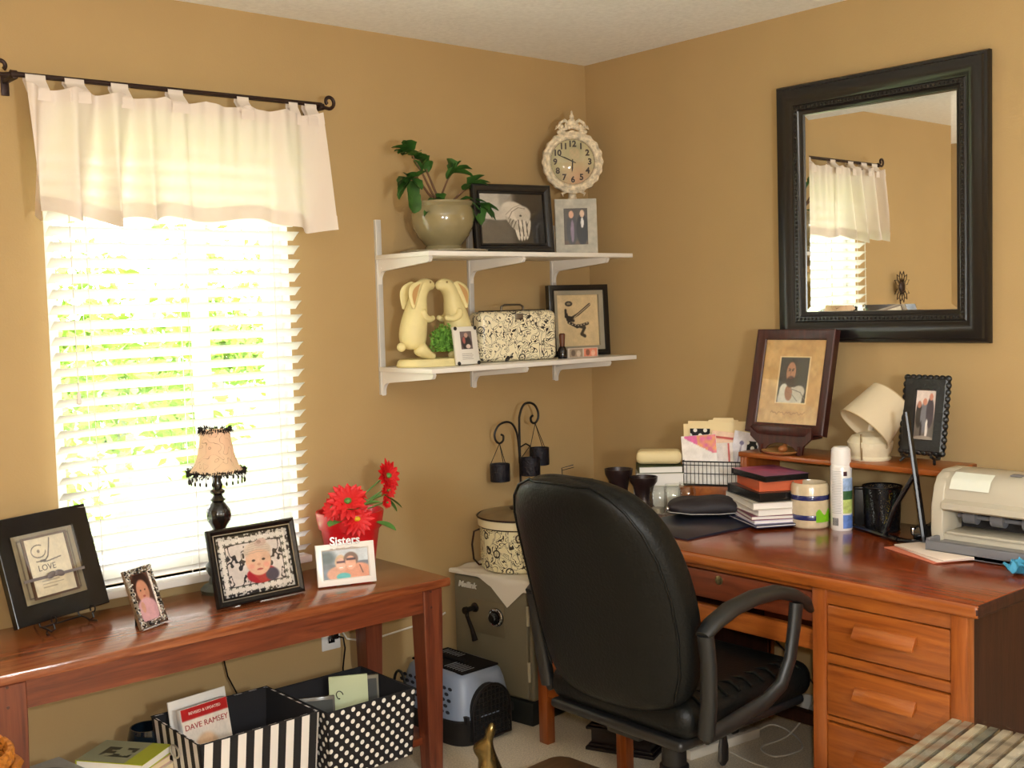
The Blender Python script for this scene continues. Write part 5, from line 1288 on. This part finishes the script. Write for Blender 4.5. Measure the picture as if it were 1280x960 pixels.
# --- envelopes
for k, (dx, r, c, lab) in enumerate(((.02, 4, (206, 120, 92), 'salmon envelope at the bottom of the envelope pile'), (.004, -2, (224, 204, 190), 'pale envelope in the middle of the envelope pile'), (0, 3, (232, 216, 202), 'cream envelope on top of the envelope pile before the printer'))):
    t = thing('envelope', lab, 'envelope', (-.372+dx*-.6, -1.735+dx*1.2, DZ+.0005+k*.0045), rad(-118+r), 'envelopes before the printer')
    m = MB(); m.box(-.112, .112, -.065, .065, 0, .0035, bev=.0012); m.obj('envelope', mat('envelope_%d' % c[1], c, .7), t)
    m = MB(); m.tube([(-.111, .064, .0036), (0, -.005, .0038), (.111, .064, .0036)], .0006, 4); m.obj('flap_edge', mat('paper_crease', (196, 176, 160), .8), t)

# ---------------------------------------------------------------- printer
t = thing('inkjet_printer', 'grey beige inkjet printer with open paper tray', 'printer', (-.205, -1.905, DZ))
M_pr = mat('warm_grey_plastic', (186, 178, 160), .4); M_pd = mat('mid_grey_plastic', (112, 112, 116), .45); M_pk = mat('printer_dark', (34, 32, 34), .5)
hy = .215
lid = [(-.115, .148), (-.112, .175), (-.098, .205), (-.07, .222), (.0, .226), (.10, .214), (.125, .18), (.125, .148)]
m = MB(); m.prism(lid, -hy+.012, hy-.012, bev=.004); m.obj('lid', M_pr, t, smooth=50)
for s in (-1, 1):
    sp_ = [(-.120, .0), (-.128, .06), (-.124, .13), (-.112, .182), (-.094, .210), (-.06, .226), (.02, .226), (.10, .212), (.13, .17), (.13, .0)]
    m = MB(); m.prism(sp_, s*hy-(.0 if s > 0 else -.0), s*(hy-.036), bev=.005); m.obj('side_housing', M_pr, t, smooth=50)
MB().box(-.118, .125, -hy+.02, hy-.02, 0, .052, bev=.004).obj('lower_body', M_pr, t)
MB().box(-.02, .12, -hy+.03, hy-.03, .05, .15).obj('inner_cavity', M_pk, t)
m = MB(); m.prism([(-.125, .118), (-.134, .124), (-.132, .140), (-.116, .150), (-.10, .148), (-.10, .118)], -hy+.034, hy-.034, bev=.003); m.obj('front_flap', M_pr, t)
m = MB()
for y in (-.12, -.04, .05, .13): m.cyl((-.055, y-.018, .095), (-.055, y+.018, .095), .020, seg=18)
m.cyl((-.055, -.17, .095), (-.055, .17, .095), .006, seg=10); m.obj('rollers', M_pd, t)
m = MB(); m.box(-.125, -.02, -hy+.045, hy-.045, .052, .060, bev=.002); m.obj('output_tray', M_pr, t)
m = MB(); m.box(-.185, -.118, -.175, .200, .002, .018, bev=.003); m.box(-.185, -.168, -.175, .200, .002, .040, bev=.004); m.box(-.18, -.118, .187, .200, .002, .046, bev=.003); m.box(-.18, -.118, -.175, -.162, .002, .046, bev=.003); m.obj('paper_tray', M_pd, t)
m = MB(); m.box(-.172, -.118, -.15, .175, .030, .036, bev=.001); m.obj('tray_cover', mat('light_grey_tray', (140, 138, 136), .4), t)
def lb(u, v):
    k = lid[1:4]; y = .165-u*.115; tt = v*1.9
    P_ = [(-.1155, .178), (-.1005, .2065), (-.074, .2235)]; i = min(int(tt), 1); q = lerp(P_[i], P_[i+1], tt-i)
    return Vector((q[0]-.001, y, q[1]+.0015))
m = MB(); m.grid(2, 8, lb); m.obj('sticker', mat('pale_sticker', (222, 226, 214), .4), t)
m = MB(); m.box(-.072, -.050, -.020, .012, .2245, .2275, bev=.001, rot=(0, -.1, 0)); m.obj('badge', M_pd, t)
m = MB(); rnd = random.Random(31); m.grid(10, 8, lambda u, v: Vector(((u-.5)*.09, (v-.5)*.07, .018+.012*math.sin(u*13+v*7)+.008*rnd.random())))
tag(m.obj('crinkled_wrapper', mat('blue_foil', (60, 140, 176), .25, .4), loc=(-.44, -2.01, DZ), smooth=0), 'blue crinkled wrapper at the desk right corner', 'wrapper')

# ---------------------------------------------------------------- file sorter with folders
RX = rad(-62); FX, FYY, FZ = -.150, -.780, DZ+.078
t = thing('wooden_tray', 'orange brown wooden box tray under the wire file basket', 'wooden tray', (FX, FYY, DZ), RX)
MB().box(-.125, .125, -.075, .075, 0, .077, bev=.003).obj('box', M_deskY, t)
MB().box(-.03, .03, -.080, -.075, .018, .030, bev=.001).obj('pull', M_deskZ, t)
fs = thing('wire_file_basket', 'black wire basket holding upright folders and envelopes', 'file holder', (FX, FYY, FZ), RX)
m = MB(); bw, bd, bh = .115, .065, .085
for z in (.003, bh*.5, bh*.85, bh): m.tube([(-bw, -bd, z), (bw, -bd, z), (bw, bd, z), (-bw, bd, z)], .0016 if z not in (bh,) else .0026, 6, closed=True)
for i in range(17):
    x = -bw+2*bw*i/16
    for y in (-bd, bd): m.tube([(x, y, .003), (x, y, bh)], .0010, 4)
for i in range(9):
    y = -bd+2*bd*i/8
    for x in (-bw, bw): m.tube([(x, y, .003), (x, y, bh)], .0010, 4)
m.tube([(-bw, bd, .003), (-bw, bd, .12), (-bw+.02, bd, .135)], .0026, 6)
m.obj('wire_cage', M_blackm, fs)
MB().box(-bw, bw, -bd, bd, 0, .004).obj('bottom', M_blackm, fs)
Rm = Matrix.Rotation(RX, 4, 'Z')
def infile(name, label, cat, lx, ly, w, h, mt, lean=6, yaw=0, roll=0, th=.003, group=None, art=None, z=.005, tab=False):
    p = Vector((FX, FYY, 0))+Rm @ Vector((lx, ly, 0))
    e = thing(name, label, cat, (p.x, p.y, FZ+z), 0, group)
    e.rotation_euler = (Matrix.Rotation(RX+rad(yaw), 4, 'Z') @ Matrix.Rotation(rad(roll), 4, 'Y') @ Matrix.Rotation(rad(-lean), 4, 'X')).to_euler()
    m = MB(); m.box(-w/2, w/2, -th/2, th/2, 0, h, bev=.0008)
    if tab: m.prism([(-.02, h), (.06, h), (.055, h+.012), (-.015, h+.012)], -th/2, th/2)
    m.obj('sheet', mt, e)
    if art: picture('printed_face', w-.002, h-.002, art, e, 0, -th/2-.0006, .001, .003)
    return e
M_man = mat('manila_folder', (236, 214, 166), .7); M_pk = mat('pink_print', (214, 96, 150), .6)
for k in range(3):
    infile('manila_folder', ('manila folder at the back of the wire basket', 'manila folder in the middle of the wire basket', 'front manila folder of the wire basket')[k], 'folder', -.004-.008*k, .046-.009*k, .215, .205+.006*(k % 2), M_man, 5, 0, 2-2*k, .002, 'manila folders in the wire basket', tab=True)
infile('polka_dot_folder', 'narrow black folder with white polka dots at the right end of the wire basket', 'folder', .108, -.032, .036, .150, M_dot, 5, 0, 6, .003)
infile('polka_dot_card', 'short black card with white dots at the left of the manila folders', 'card', -.072, .018, .072, .186, M_dot, 5, 0, 0, .002)
infile('paper_sheet', 'peach sheet with red border in the wire basket', 'paper', .025, .010, .14, .175, mat('peach_sheet', (244, 206, 178), .7), 6, 0, 6, .001, 'papers in the wire basket', Art((240, 206, 180)).rect(0, 1, .86, .90, (180, 60, 60)).rect(.88, .93, 0, .9, (214, 90, 90)))
infile('paper_sheet', 'white sheet with grey writing, right side of wire basket', 'paper', .070, -.004, .09, .180, M_paper, 6, 0, 10, .001, 'papers in the wire basket', Art((228, 222, 226)).line([(.3, .2), (.35, .8)], .03, (150, 140, 160)).ell(.35, .78, .09, .04, (120, 112, 140)))
infile('paper_sheet', 'white card with pink stripe in the middle of the wire basket', 'paper', .015, -.018, .09, .140, M_paper, 7, 0, -4, .001, 'papers in the wire basket', Art((238, 226, 220)).rect(0, .14, 0, 1, (222, 120, 168)).rect(.8, .88, 0, 1, (206, 90, 90)))
infile('greeting_card', 'white envelope with pink floral corner, front of wire basket', 'envelope', -.052, -.045, .125, .170, M_paper, 8, 0, -5, .002, None, Art((238, 232, 228)).fn(lambda u, v, c: (lerp((222, 110, 170), (236, 172, 110), vnoise(u*14, v*14, 2) if u > .45 else .05) if (v > .62 and v > 1.0-.05 - .0*u - (u-.1)*.42 and u > .08) else c)))
infile('paper_sheet', 'white papers standing low at the front of the wire basket', 'paper', .0, -.056, .20, .078, M_paper, 4, 0, 0, .004, 'papers in the wire basket')

# ---------------------------------------------------------------- notebook stack
mg = mat('sparkly_black_cover', (34, 32, 34), .3, noise=.6, nscale=300)
NB = [('navy folder at the bottom of the notebook stack', .30, .235, .006, (34, 38, 74), 4, None), ('white papers with lilac sheet low in the notebook stack', .27, .21, .008, (214, 206, 226), 0, None), ('maroon folder low in the notebook stack', .27, .21, .010, (122, 58, 76), -3, None), ('white notepad in the middle of the notebook stack', .265, .20, .014, (232, 224, 216), 3, None),
      ('grey white folder with red tag in the notebook stack', .265, .21, .016, (206, 200, 188), -1, None), ('sparkly black binder in the notebook stack', .24, .19, .022, None, 5, None), ('orange box under the top notebook', .20, .15, .024, (206, 98, 54), 0, None), ('black spiral notebook with pink pattern on top of the stack', .22, .16, .014, (22, 18, 24), 9, Art(lambda u, v: lerp((206, 96, 120), (150, 112, 150), vnoise(u*7, v*7, 2)*.5+u*.4)))]
z = DZ+.0078
for lab, w_, d_, h_, c, r, art in NB:
    h_ *= 1.32
    z += .0008
    book(lab, (-.265, -1.085, z), rad(-122+r), w_, d_, h_, mg if c is None else mat('nb_%d_%d' % (c[0], c[1]), c, .45), M_black if (c is None or c[0] == 22) else (mat('orange_edge', (196, 92, 52), .6) if c[0] == 206 and c[1] == 98 else M_paper), 'notebook', 'notebook', 'stack beside the stoneware crock', art); z += h_
# portfolio mat with wallet
t = thing('desk_portfolio', 'dark navy portfolio lying flat at the desk front', 'portfolio', (-.450, -.960, DZ), rad(-3))
m = MB(); m.box(-.235, .235, -.150, .155, 0, .007, bev=.002); m.obj('cover', mat('dark_navy_cover', (22, 28, 44), .35, noise=.3, nscale=20), t)
t = thing('handbag_purse', 'soft black clutch purse with a silver zip on the portfolio', 'purse', (-.350, -.885, DZ+.0075), rad(-49))
def purse(u, v):
    a = u*2*PI; e = .55; c, s_ = math.cos(a), math.sin(a); k = math.sin(PI*v)**.55
    x = math.copysign(abs(c)**e, c)*.128*(.35+.65*k if False else 1)*k**.3 if 0 < v < 1 else 0
    r = k
    return Vector((math.copysign(abs(c)**e, c)*.128*r, math.copysign(abs(s_)**e, s_)*.078*r, .0305-.0295*math.cos(PI*v)+.004*math.sin(c*6)*r+.006*c*r*v))
m = MB(); m.grid(40, 16, purse, closeu=True); m.obj('pouch', mat('soft_black_fabric', (36, 30, 34), .7, bump=.3, bscale=60), t, smooth=80)
m = MB(); m.tube([(-.124, -.068, .020), (-.05, -.079, .014), (.04, -.079, .014), (.10, -.074, .018)], .0018, 6); m.obj('zip', M_chrome, t)
m = MB(); m.sph((-.126, -.06, .03), (.007, .006, .007), 10, 6); m.obj('clasp', M_chrome, t)
# jars
M_jar = glassmat('jar_glass', (.97, .98, .97), .03, 1.6)
for k, (x, y, lab) in enumerate(((-.420, -.735, 'small glass jar nearest the black chair among the three jars'), (-.352, -.742, 'middle small glass jar of the three by the purse'), (-.290, -.752, 'small glass jar nearest the wire basket among the three jars'))):
    t = thing('glass_jar', lab, 'jar', (x, y, DZ), 0, 'glass jars behind the purse')
    m = MB(); m.lathe([(0, .001), (.027, .001), (.030, .006), (.032, .04), (.030, .072), (.025, .082), (.027, .086), (.027, .096), (.025, .096), (.023, .082), (.028, .07), (.030, .04), (.028, .008), (0, .005)], 28, scal=lambda a, r, z: r*(1+.03*math.cos(a*9))); m.obj('glass', M_jar, t)
    m = MB(); m.lathe([(0, .0055), (.022, .0055), (.023, .022), (0, .024)], 24); m.obj('candle_wax', mat('amber_wax' if k == 2 else 'pale_wax', (206, 120, 40) if k == 2 else (150, 140, 120), .4), t)
# dark candle holders
for (x, y, r, h_, lab) in ((-.430, -.560, .050, .142, 'taller black flared candle holder at the desk left end'), (-.395, -.645, .050, .118, 'shorter black flared candle holder beside the glass jars')):
    t = thing('candle_holder', lab, 'candle holder', (x, y, DZ))
    m = MB(); m.lathe([(0, 0), (r*.80, 0), (r*.82, .008), (r*.66, .02), (r*.62, h_*.5), (r*.74, h_*.72), (r*.96, h_*.86), (r, h_), (r*.94, h_), (r*.86, h_*.87), (0, h_*.75)], 32); m.obj('body', mat('black_bronze_body', (38, 26, 26), .35, .3), t)
    MB().lathe([(0, h_*.74), (r*.6, h_*.74), (r*.6, h_*.86), (0, h_*.88)], 20).obj('candle', mat('dark_candle_wax', (58, 34, 32), .4), t)
# wires at the back-left of the desk
t = thing('wire_photo_clip', 'thin black wire clip stand behind the chair top', 'wire stand', (-.665, -.545, DZ))
m = MB(); m.tube([cp(-.006, .0), cp(-.013, .10), cp(-.018, .170), cp(.022, .180)], .0016, 6); m.tube([cp(-.018, .162), cp(.024, .172)], .0012, 5); m.obj('wire_arm', M_blackm, t)
MB().lathe([(0, 0), (.03, 0), (.03, .005), (0, .008)], 20).obj('foot', M_blackm, t)
t = thing('eyeglasses', 'folded black wire glasses resting on the desk left end', 'glasses', (-.60, -.575, DZ+.0))
m = MB(); m.tube([cp(-.055, .112), cp(-.015, .125), cp(.018, .127), cp(.045, .108)], .0024, 6); m.tube([cp(.045, .108), cp(.05, .004)], .0024, 6); m.tube([cp(-.055, .112), cp(-.055, .004)], .0024, 6); m.obj('wire_frame', M_blackm, t)
t['label'] = 'bent black wire stand beside the tall black candle holder'; t['category'] = 'wire stand'; t.name = 'wire_stand'
# cream packet on books
t = thing('tissue_packet', 'soft cream packet on the books against the back of the desk', 'packet', (-.275, -.612, DZ+.150), rad(-50))
MB().box(-.080, .080, -.048, .048, 0, .048, bev=.020, seg=4).obj('packet', mat('cream_soft_packet', (226, 208, 160), .6, bump=.4, bscale=40), t)
z = DZ
for k, (lab, c, h_) in enumerate((('pale grey box at the bottom of the stack under cream packet', (190, 188, 172), .075), ('white box in the middle of the stack under cream packet', (226, 220, 206), .045), ('dark green book directly under the cream packet', (74, 84, 48), .024))):
    book(lab, (-.275, -.612, z), rad(-50+4*k), .18-.012*k, .125, h_, mat('bk_%d' % c[0], c, .5), M_paper, 'book', 'book', 'books under the cream packet'); z += h_+.001

# ---------------------------------------------------------------- office chair
CXc, CYc = -1.03, -1.33
t = thing('office_chair', 'black leather office chair with looped arms at the desk', 'office chair', (CXc, CYc, 0))
# back: lofted sections up z; rear face toward -x
secs = [(.455, .100, -.225, .030), (.475, .190, -.228, .045), (.51, .236, -.233, .055), (.58, .262, -.244, .060), (.68, .274, -.263, .062), (.78, .275, -.287, .064), (.87, .264, -.314, .066), (.94, .244, -.338, .068), (.99, .212, -.356, .066), (1.025, .170, -.370, .058), (1.045, .115, -.379, .044), (1.054, .05, -.384, .022)]
m = MB(); rings = []
for z, hw_, xo, th in secs:
    rg = []
    for i in range(56):
        a = 2*PI*i/56; c, s_ = math.cos(a), math.sin(a); e = .42
        yy = math.copysign(abs(c)**e, c)*hw_; xx = math.copysign(abs(s_)**.7, s_)*th
        wrap = .05*(yy/.28)**2
        rg.append(m.bm.verts.new((xo+wrap+xx*1.0, yy, z+(0 if s_ < 0 else .006))))
    rings.append(rg)
for A, B in zip(rings, rings[1:]):
    for i in range(56): m.bm.faces.new((A[i], A[(i+1) % 56], B[(i+1) % 56], B[i]))
m.bm.faces.new(rings[0]); m.bm.faces.new(rings[-1])
ob = m.obj('backrest', M_leather, t, smooth=70); sb = ob.modifiers.new('Sub', 'SUBSURF'); sb.levels = 1; sb.render_levels = 2
# piping seam along the rear outline
seam = []
for z, hw_, xo, th in secs[2:-1]: seam.append((xo+.05*(hw_*.93/.28)**2-th*.70, hw_*.93, z))
top = [(secs[-2][2]-.040+.0, y, 1.040+.006*(1-(y/.13)**2)) for y in (.07, 0, -.07)]
pts = seam+top+[(a_, -b_, c_) for a_, b_, c_ in seam[::-1]]
m = MB(); m.tube(pts, .0035, 6); m.obj('piping', M_leather, t, smooth=80)
# seat
m = MB(); m.box(-.235, .30, -.25, .25, .405, .500, bev=.042, seg=5); ob = m.obj('seat', M_leather, t, smooth=70)
for s in (-1, 1):
    m = MB()
    for k in range(9):
        x = -.17+k*.05; m.tube([(x, s*.243, .492), (x+.01, s*.205, .5045), (x+.004, s*.17, .500)], [.004, .006, .001], 6)
    m.obj('seat_pleats', M_leather, t, smooth=80)
MB().box(-.24, .27, -.235, .235, .385, .412, bev=.012, seg=3).obj('seat_pan', M_blackpl, t)
for s in (-1, 1):
    y = s*.305
    m = MB(); pts = [(-.235, y, .690), (-.20, y, .712), (-.13, y, .735), (-.04, y, .746), (.05, y, .744), (.12, y, .724), (.17, y, .698), (.196, y, .668)]
    m.tube(pts, [.022, .028, .030, .030, .029, .027, .023, .012], 12, flat=(.95, .62)); arm = m.obj('armrest', mat('matte_black_arm', (20, 21, 22), .45), t, smooth=80)
    m = MB(); pts = [(.135, y, .700), (.125, y, .64), (.105, y, .56), (.075, y*.985, .50), (.02, y*.95, .465), (-.10, y*.92, .440), (-.20, y*.92, .430)]
    m.tube(pts, [.020, .019, .018, .019, .020, .021, .018], 10, flat=(1.1, .8)); m.obj('arm_front_post', mat('matte_black_arm', (20, 21, 22), .45), t, smooth=80)
    m = MB(); pts = [(-.225, y, .692), (-.215, y, .62), (-.205, y*.97, .52), (-.20, y*.92, .43)]
    m.tube(pts, [.021, .020, .021, .021], 10, flat=(.9, 1.1)); m.obj('arm_rear_post', mat('matte_black_arm', (20, 21, 22), .45), t, smooth=80)
m = MB(); m.box(-.20, -.02, -.06, .06, .355, .388, bev=.008); m.box(-.12, .12, -.045, .045, .355, .388, bev=.008); m.obj('tilt_mechanism', M_blackpl, t)
m = MB(); m.lathe([(0, .12), (.044, .12), (.046, .20), (.040, .215), (.040, .225), (.034, .23), (.033, .355), (0, .355)], 28)
for k in range(6): m.lathe([(.041, .125+k*.013), (.047, .129+k*.013), (.041, .133+k*.013)], 28)
m.obj('gas_column', M_blackpl, t)
m = MB(); m.tube([(.04, -.10, .385), (.045, -.125, .375), (.05, -.13, .34)], .006, 8); m.tube([(.05, -.13, .34), (.046, -.133, .30), (.042, -.135, .262), (.041, -.135, .250)], [.009, .018, .019, .008], 10, flat=(1, .5)); m.obj('height_lever', M_blackpl, t)
MB().lathe([(0, .07), (.05, .07), (.052, .12), (.045, .14), (0, .14)], 24).obj('base_hub', M_blackpl, t)
for k in range(5):
    a = k*2*PI/5+1.13; d = Vector((math.cos(a), math.sin(a), 0)); n_ = Vector((-d.y, d.x, 0))
    m = MB(); m.tube([d*.03+Vector((0, 0, .105)), d*.16+Vector((0, 0, .095)), d*.29+Vector((0, 0, .072))], [.028, .023, .017], 10, flat=(1, .7)); lg = m.obj('base_leg', M_blackpl, t, smooth=70)
    m = MB(); c = d*.29
    for s in (-1, 1): m.cyl(c+n_*s*.006+Vector((0, 0, .026)), c+n_*s*.022+Vector((0, 0, .026)), .026, seg=20)
    m.cyl(c+Vector((0, 0, .03)), c+Vector((0, 0, .07)), .006, seg=10); m.sph(c+Vector((0, 0, .052)), (.016, .016, .012), 12, 8); m.obj('caster', M_blackpl, lg)

# ---------------------------------------------------------------- floor things
t = thing('storage_chest', 'ornate black lidded box under the left desk pedestal', 'box', (-.560, -.735, 0), rad(22))
M_bx = mat('black_brown_box', (24, 17, 16), .3)
hx, hy_ = .125, .105
m = MB(); m.box(-hx-.016, hx+.016, -hy_-.016, hy_+.016, 0, .012, bev=.003); m.box(-hx-.008, hx+.008, -hy_-.008, hy_+.008, .012, .022, bev=.003); m.obj('plinth', M_bx, t)
MB().box(-hx, hx, -hy_, hy_, .022, .070, bev=.002).obj('body', M_bx, t)
m = MB(); m.box(-hx-.014, hx+.014, -hy_-.014, hy_+.014, .070, .080, bev=.003); m.box(-hx-.004, hx+.004, -hy_-.004, hy_+.004, .080, .088, bev=.003); m.obj('lid', M_bx, t)
t = thing('power_strip', 'white power strip with cords on the carpet under the desk', 'power strip', (-.40, -.975, 0), rad(-6))
MB().box(-.16, .16, -.026, .026, 0, .032, bev=.005).obj('housing', mat('warm_white_plastic', (212, 202, 186), .4), t)
m = MB()
for k in range(5): m.box(-.12+k*.05, -.09+k*.05, -.014, .014, .032, .0335, bev=.0005)
m.obj('sockets', mat('socket_grey', (170, 162, 150), .5), t)
m = MB(); m.box(-.105, -.075, -.013, .013, .034, .06, bev=.004); m.box(.045, .075, -.013, .013, .034, .058, bev=.004); m.obj('plug', M_black, t)
def cable(label, pts, c, r=.003):
    P = [Vector(p) for p in pts]; out = []
    for i in range(len(P)-1):
        p0, p1, p2, p3 = P[max(0, i-1)], P[i], P[i+1], P[min(len(P)-1, i+2)]
        for k in range(8):
            s = k/8; out.append(.5*((2*p1)+(-p0+p2)*s+(2*p0-5*p1+4*p2-p3)*s*s+(-p0+3*p1-3*p2+p3)*s**3))
    out.append(P[-1]); tag(MB().tube(out, r, 6).obj('floor_cable', mat('cable_%d' % c[0], c, .4)), label, 'cable')
cable('grey white cable looping on the carpet behind the chair column', [(-.26, -.99, .006), (-.18, -1.02, .03), (-.16, -1.10, .006), (-.24, -1.18, .006), (-.35, -1.16, .006), (-.32, -1.08, .006), (-.20, -1.10, .02), (-.10, -1.12, .10), (-.05, -1.10, .16)], (190, 184, 172))
cable('thin pale cable lying straight on the carpet toward the right pedestal', [(-.42, -1.03, .004), (-.44, -1.15, .004), (-.42, -1.30, .004), (-.40, -1.45, .004), (-.40, -1.60, .004)], (206, 198, 180), .0025)
cable('black cable slanting down under the desk to the right', [(-.06, -.95, .28), (-.05, -1.05, .20), (-.05, -1.15, .12), (-.05, -1.30, .07), (-.06, -1.45, .03)], (24, 22, 22))
t = thing('foot_rest', 'low brown wood grain board with rounded corner before desk leg', 'footrest', (-1.025, -.873, 0), rad(4))
M_fw = wood('flat_brown_wood', (84, 62, 42), (104, 78, 52), (120, 92, 64), 'X', .5)
rp = []
for cx_, cy2, a0 in ((.09, .09, 0), (-.09, .09, 90), (-.09, -.09, 180), (.09, -.09, 270)):
    for k in range(7): rp.append((cx_+.04*math.cos(rad(a0+k*15)), cy2+.04*math.sin(rad(a0+k*15))))
m = MB(); m.prism(rp, .022, .050, plane='XY', bev=.004); m.obj('board', M_fw, t)
for sx_ in (-1, 1):
    for sy_ in (-1, 1): MB().cyl((sx_*.09, sy_*.09, 0), (sx_*.09, sy_*.09, .023), .012, seg=12).obj('foot', M_blackpl, t)
t = thing('wooden_disc', 'round brown wooden lid lying behind the chair column', 'lid', (-.690, -1.165, 0))
MB().lathe([(0, 0), (.075, 0), (.08, .006), (.08, .026), (.074, .032), (0, .034)], 40).obj('disc', wood('red_brown_disc', (70, 40, 28), (92, 56, 40), (108, 70, 50), 'X', .45), t)
MB().lathe([(0, .034), (.012, .034), (.014, .042), (0, .044)], 16).obj('knob', M_redbrown, t)

# brass rabbit figure
t = thing('brass_figurine', 'small shiny brass animal figurine on the carpet by the pet carrier', 'figurine', (-1.235, -.78, 0), rad(-35))
M_br = mat('antique_brass', (112, 96, 60), .25, .9, noise=.5, nscale=16)
pts = [(.01, 0, .03), (.012, 0, .075), (.004, 0, .12), (-.004, 0, .155), (-.024, 0, .178), (-.046, 0, .172), (.002, -.004, .20), (.010, -.004, .232), (.018, -.004, .252), (-.02, 0, .10), (-.034, 0, .055), (-.036, 0, .012), (.045, 0, .055), (.058, 0, .085)]
E_ = [(0, 1), (1, 2), (2, 3), (3, 4), (4, 5), (4, 6), (6, 7), (7, 8), (2, 9), (9, 10), (10, 11), (0, 12), (12, 13)]
skin_obj('animal_body', pts, E_, [.042, .046, .038, .027, .026, .016, .015, .016, .006, .014, .009, .009, .025, .010], M_br, t)
m = MB(); m.lathe([(0, 0), (.055, 0), (.055, .006), (.045, .010), (0, .012)], 28); m.obj('stand', M_br, t)

# stack of plastic cases, bottom right
z0 = .40
t = thing('storage_crate', 'dark crate on the floor carrying the clear disc cases', 'crate', (-1.093, -2.312, 0), rad(7))
m = MB(); m.box(-.20, .20, -.22, .22, 0, .395, bev=.006); m.obj('body', mat('dark_crate', (52, 40, 34), .6), t)
m = MB()
for k in range(3): m.box(-.204, .204, -.224, .224, .05+k*.12, .07+k*.12, bev=.003)
m.obj('ribs', mat('dark_crate', (52, 40, 34), .6), t)
cols = [(150, 140, 118), (96, 92, 80), (176, 166, 140), (70, 74, 66), (160, 148, 128), (120, 106, 88), (186, 178, 160), (90, 84, 74), (150, 60, 54), (196, 170, 60), (60, 84, 60), (130, 120, 104), (170, 160, 140), (84, 80, 72)]
words = ['grey brown', 'charcoal', 'beige', 'dark green grey', 'tan', 'umber', 'pale cream', 'smoke', 'red', 'yellow', 'forest green', 'taupe', 'ivory', 'slate']
Rz = Matrix.Rotation(rad(7), 4, 'Z')
for k in range(14):
    p = Vector((-1.093, -2.312, 0))+Rz @ Vector((-.0, .200-k*.028, 0))
    e = thing('disc_case', '%s clear plastic disc case, number %s from the desk in the row' % (words[k], ('one', 'two', 'three', 'four', 'five', 'six', 'seven', 'eight', 'nine', 'ten', 'eleven', 'twelve', 'thirteen', 'fourteen')[k]), 'disc case', (p.x, p.y, .396), 0, 'clear disc cases on the crate')
    e.rotation_euler = (0, 0, rad(7))
    MB().box(-.185, .185, -.0115, .0115, 0, .128, bev=.002).obj('case', mat('case_spine_%d' % k, cols[k], .15, coat=.5), e)
    m = MB(); m.box(-.18, .18, -.0085, .0085, .128, .1292); m.obj('paper_insert', mat('case_paper_%d' % k, lerp(cols[k], (220, 210, 190), .35), .4), e)
sl = MB(); rnd = random.Random(14)
sl.grid(40, 40, lambda u, v: Vector((-.19+u*.38, -.205+v*.43, .0025*math.sin(u*31+v*9)+.002*math.sin(v*47-u*13)+.003)))
o = sl.obj('plastic_wrap', glassmat('crinkled_clear_wrap', (.92, .92, .9), .12, 1.7), loc=(-1.093, -2.312, .527)); o.rotation_euler = (0, 0, rad(7))
tag(o, 'crinkled clear plastic wrap over the row of disc cases', 'plastic wrap')

# metal flower seen in the mirror
t = thing('metal_flower', 'dark wire flower ornament on the back wall, seen in the mirror', 'wall ornament', (-2.60, -.03, 1.30))
m = MB(); m.tube([(0, 0, -.28), (.012, 0, -.12), (-.006, 0, 0), (0, 0, .13)], .0035, 6); m.obj('stem', M_iron, t)
m = MB(); fc = Vector((0, -.01, .20))
for k in range(14):
    a = k*2*PI/14; d = Vector((math.cos(a), 0, math.sin(a))); s_ = Vector((-math.sin(a), 0, math.cos(a)))
    m.tube([fc+d*.028, fc+d*.06+s_*.014, fc+d*.088, fc+d*.06-s_*.014], .0028, 5, closed=True)
m.obj('petals', M_iron, t)
m = MB(); m.sph(fc, (.032, .010, .032), 18, 10); m.obj('flower_centre', M_iron, t)
m = MB(); leaf(m, (0, 0, -.12), (-.5, -.1, 1), (0, -1, 0), .13, .04, .1, 0, 0); m.obj('leaf', M_iron, t)

# unseen floor lamp, added behind the camera to carry the fill light
t = thing('added_floor_lamp', 'unseen white floor lamp added behind the viewer for the fill light', 'lamp', (-2.45, -3.85, 0))
MB().lathe([(0, 0), (.14, 0), (.14, .02), (.03, .035), (0, .035)], 32).obj('base', M_white, t)
MB().cyl((0, 0, .03), (0, 0, 1.28), .012).obj('pole', M_white, t)
MB().lathe([(0, 1.27), (.05, 1.27), (.05, 1.30), (0, 1.30)], 24).obj('holder', M_white, t)
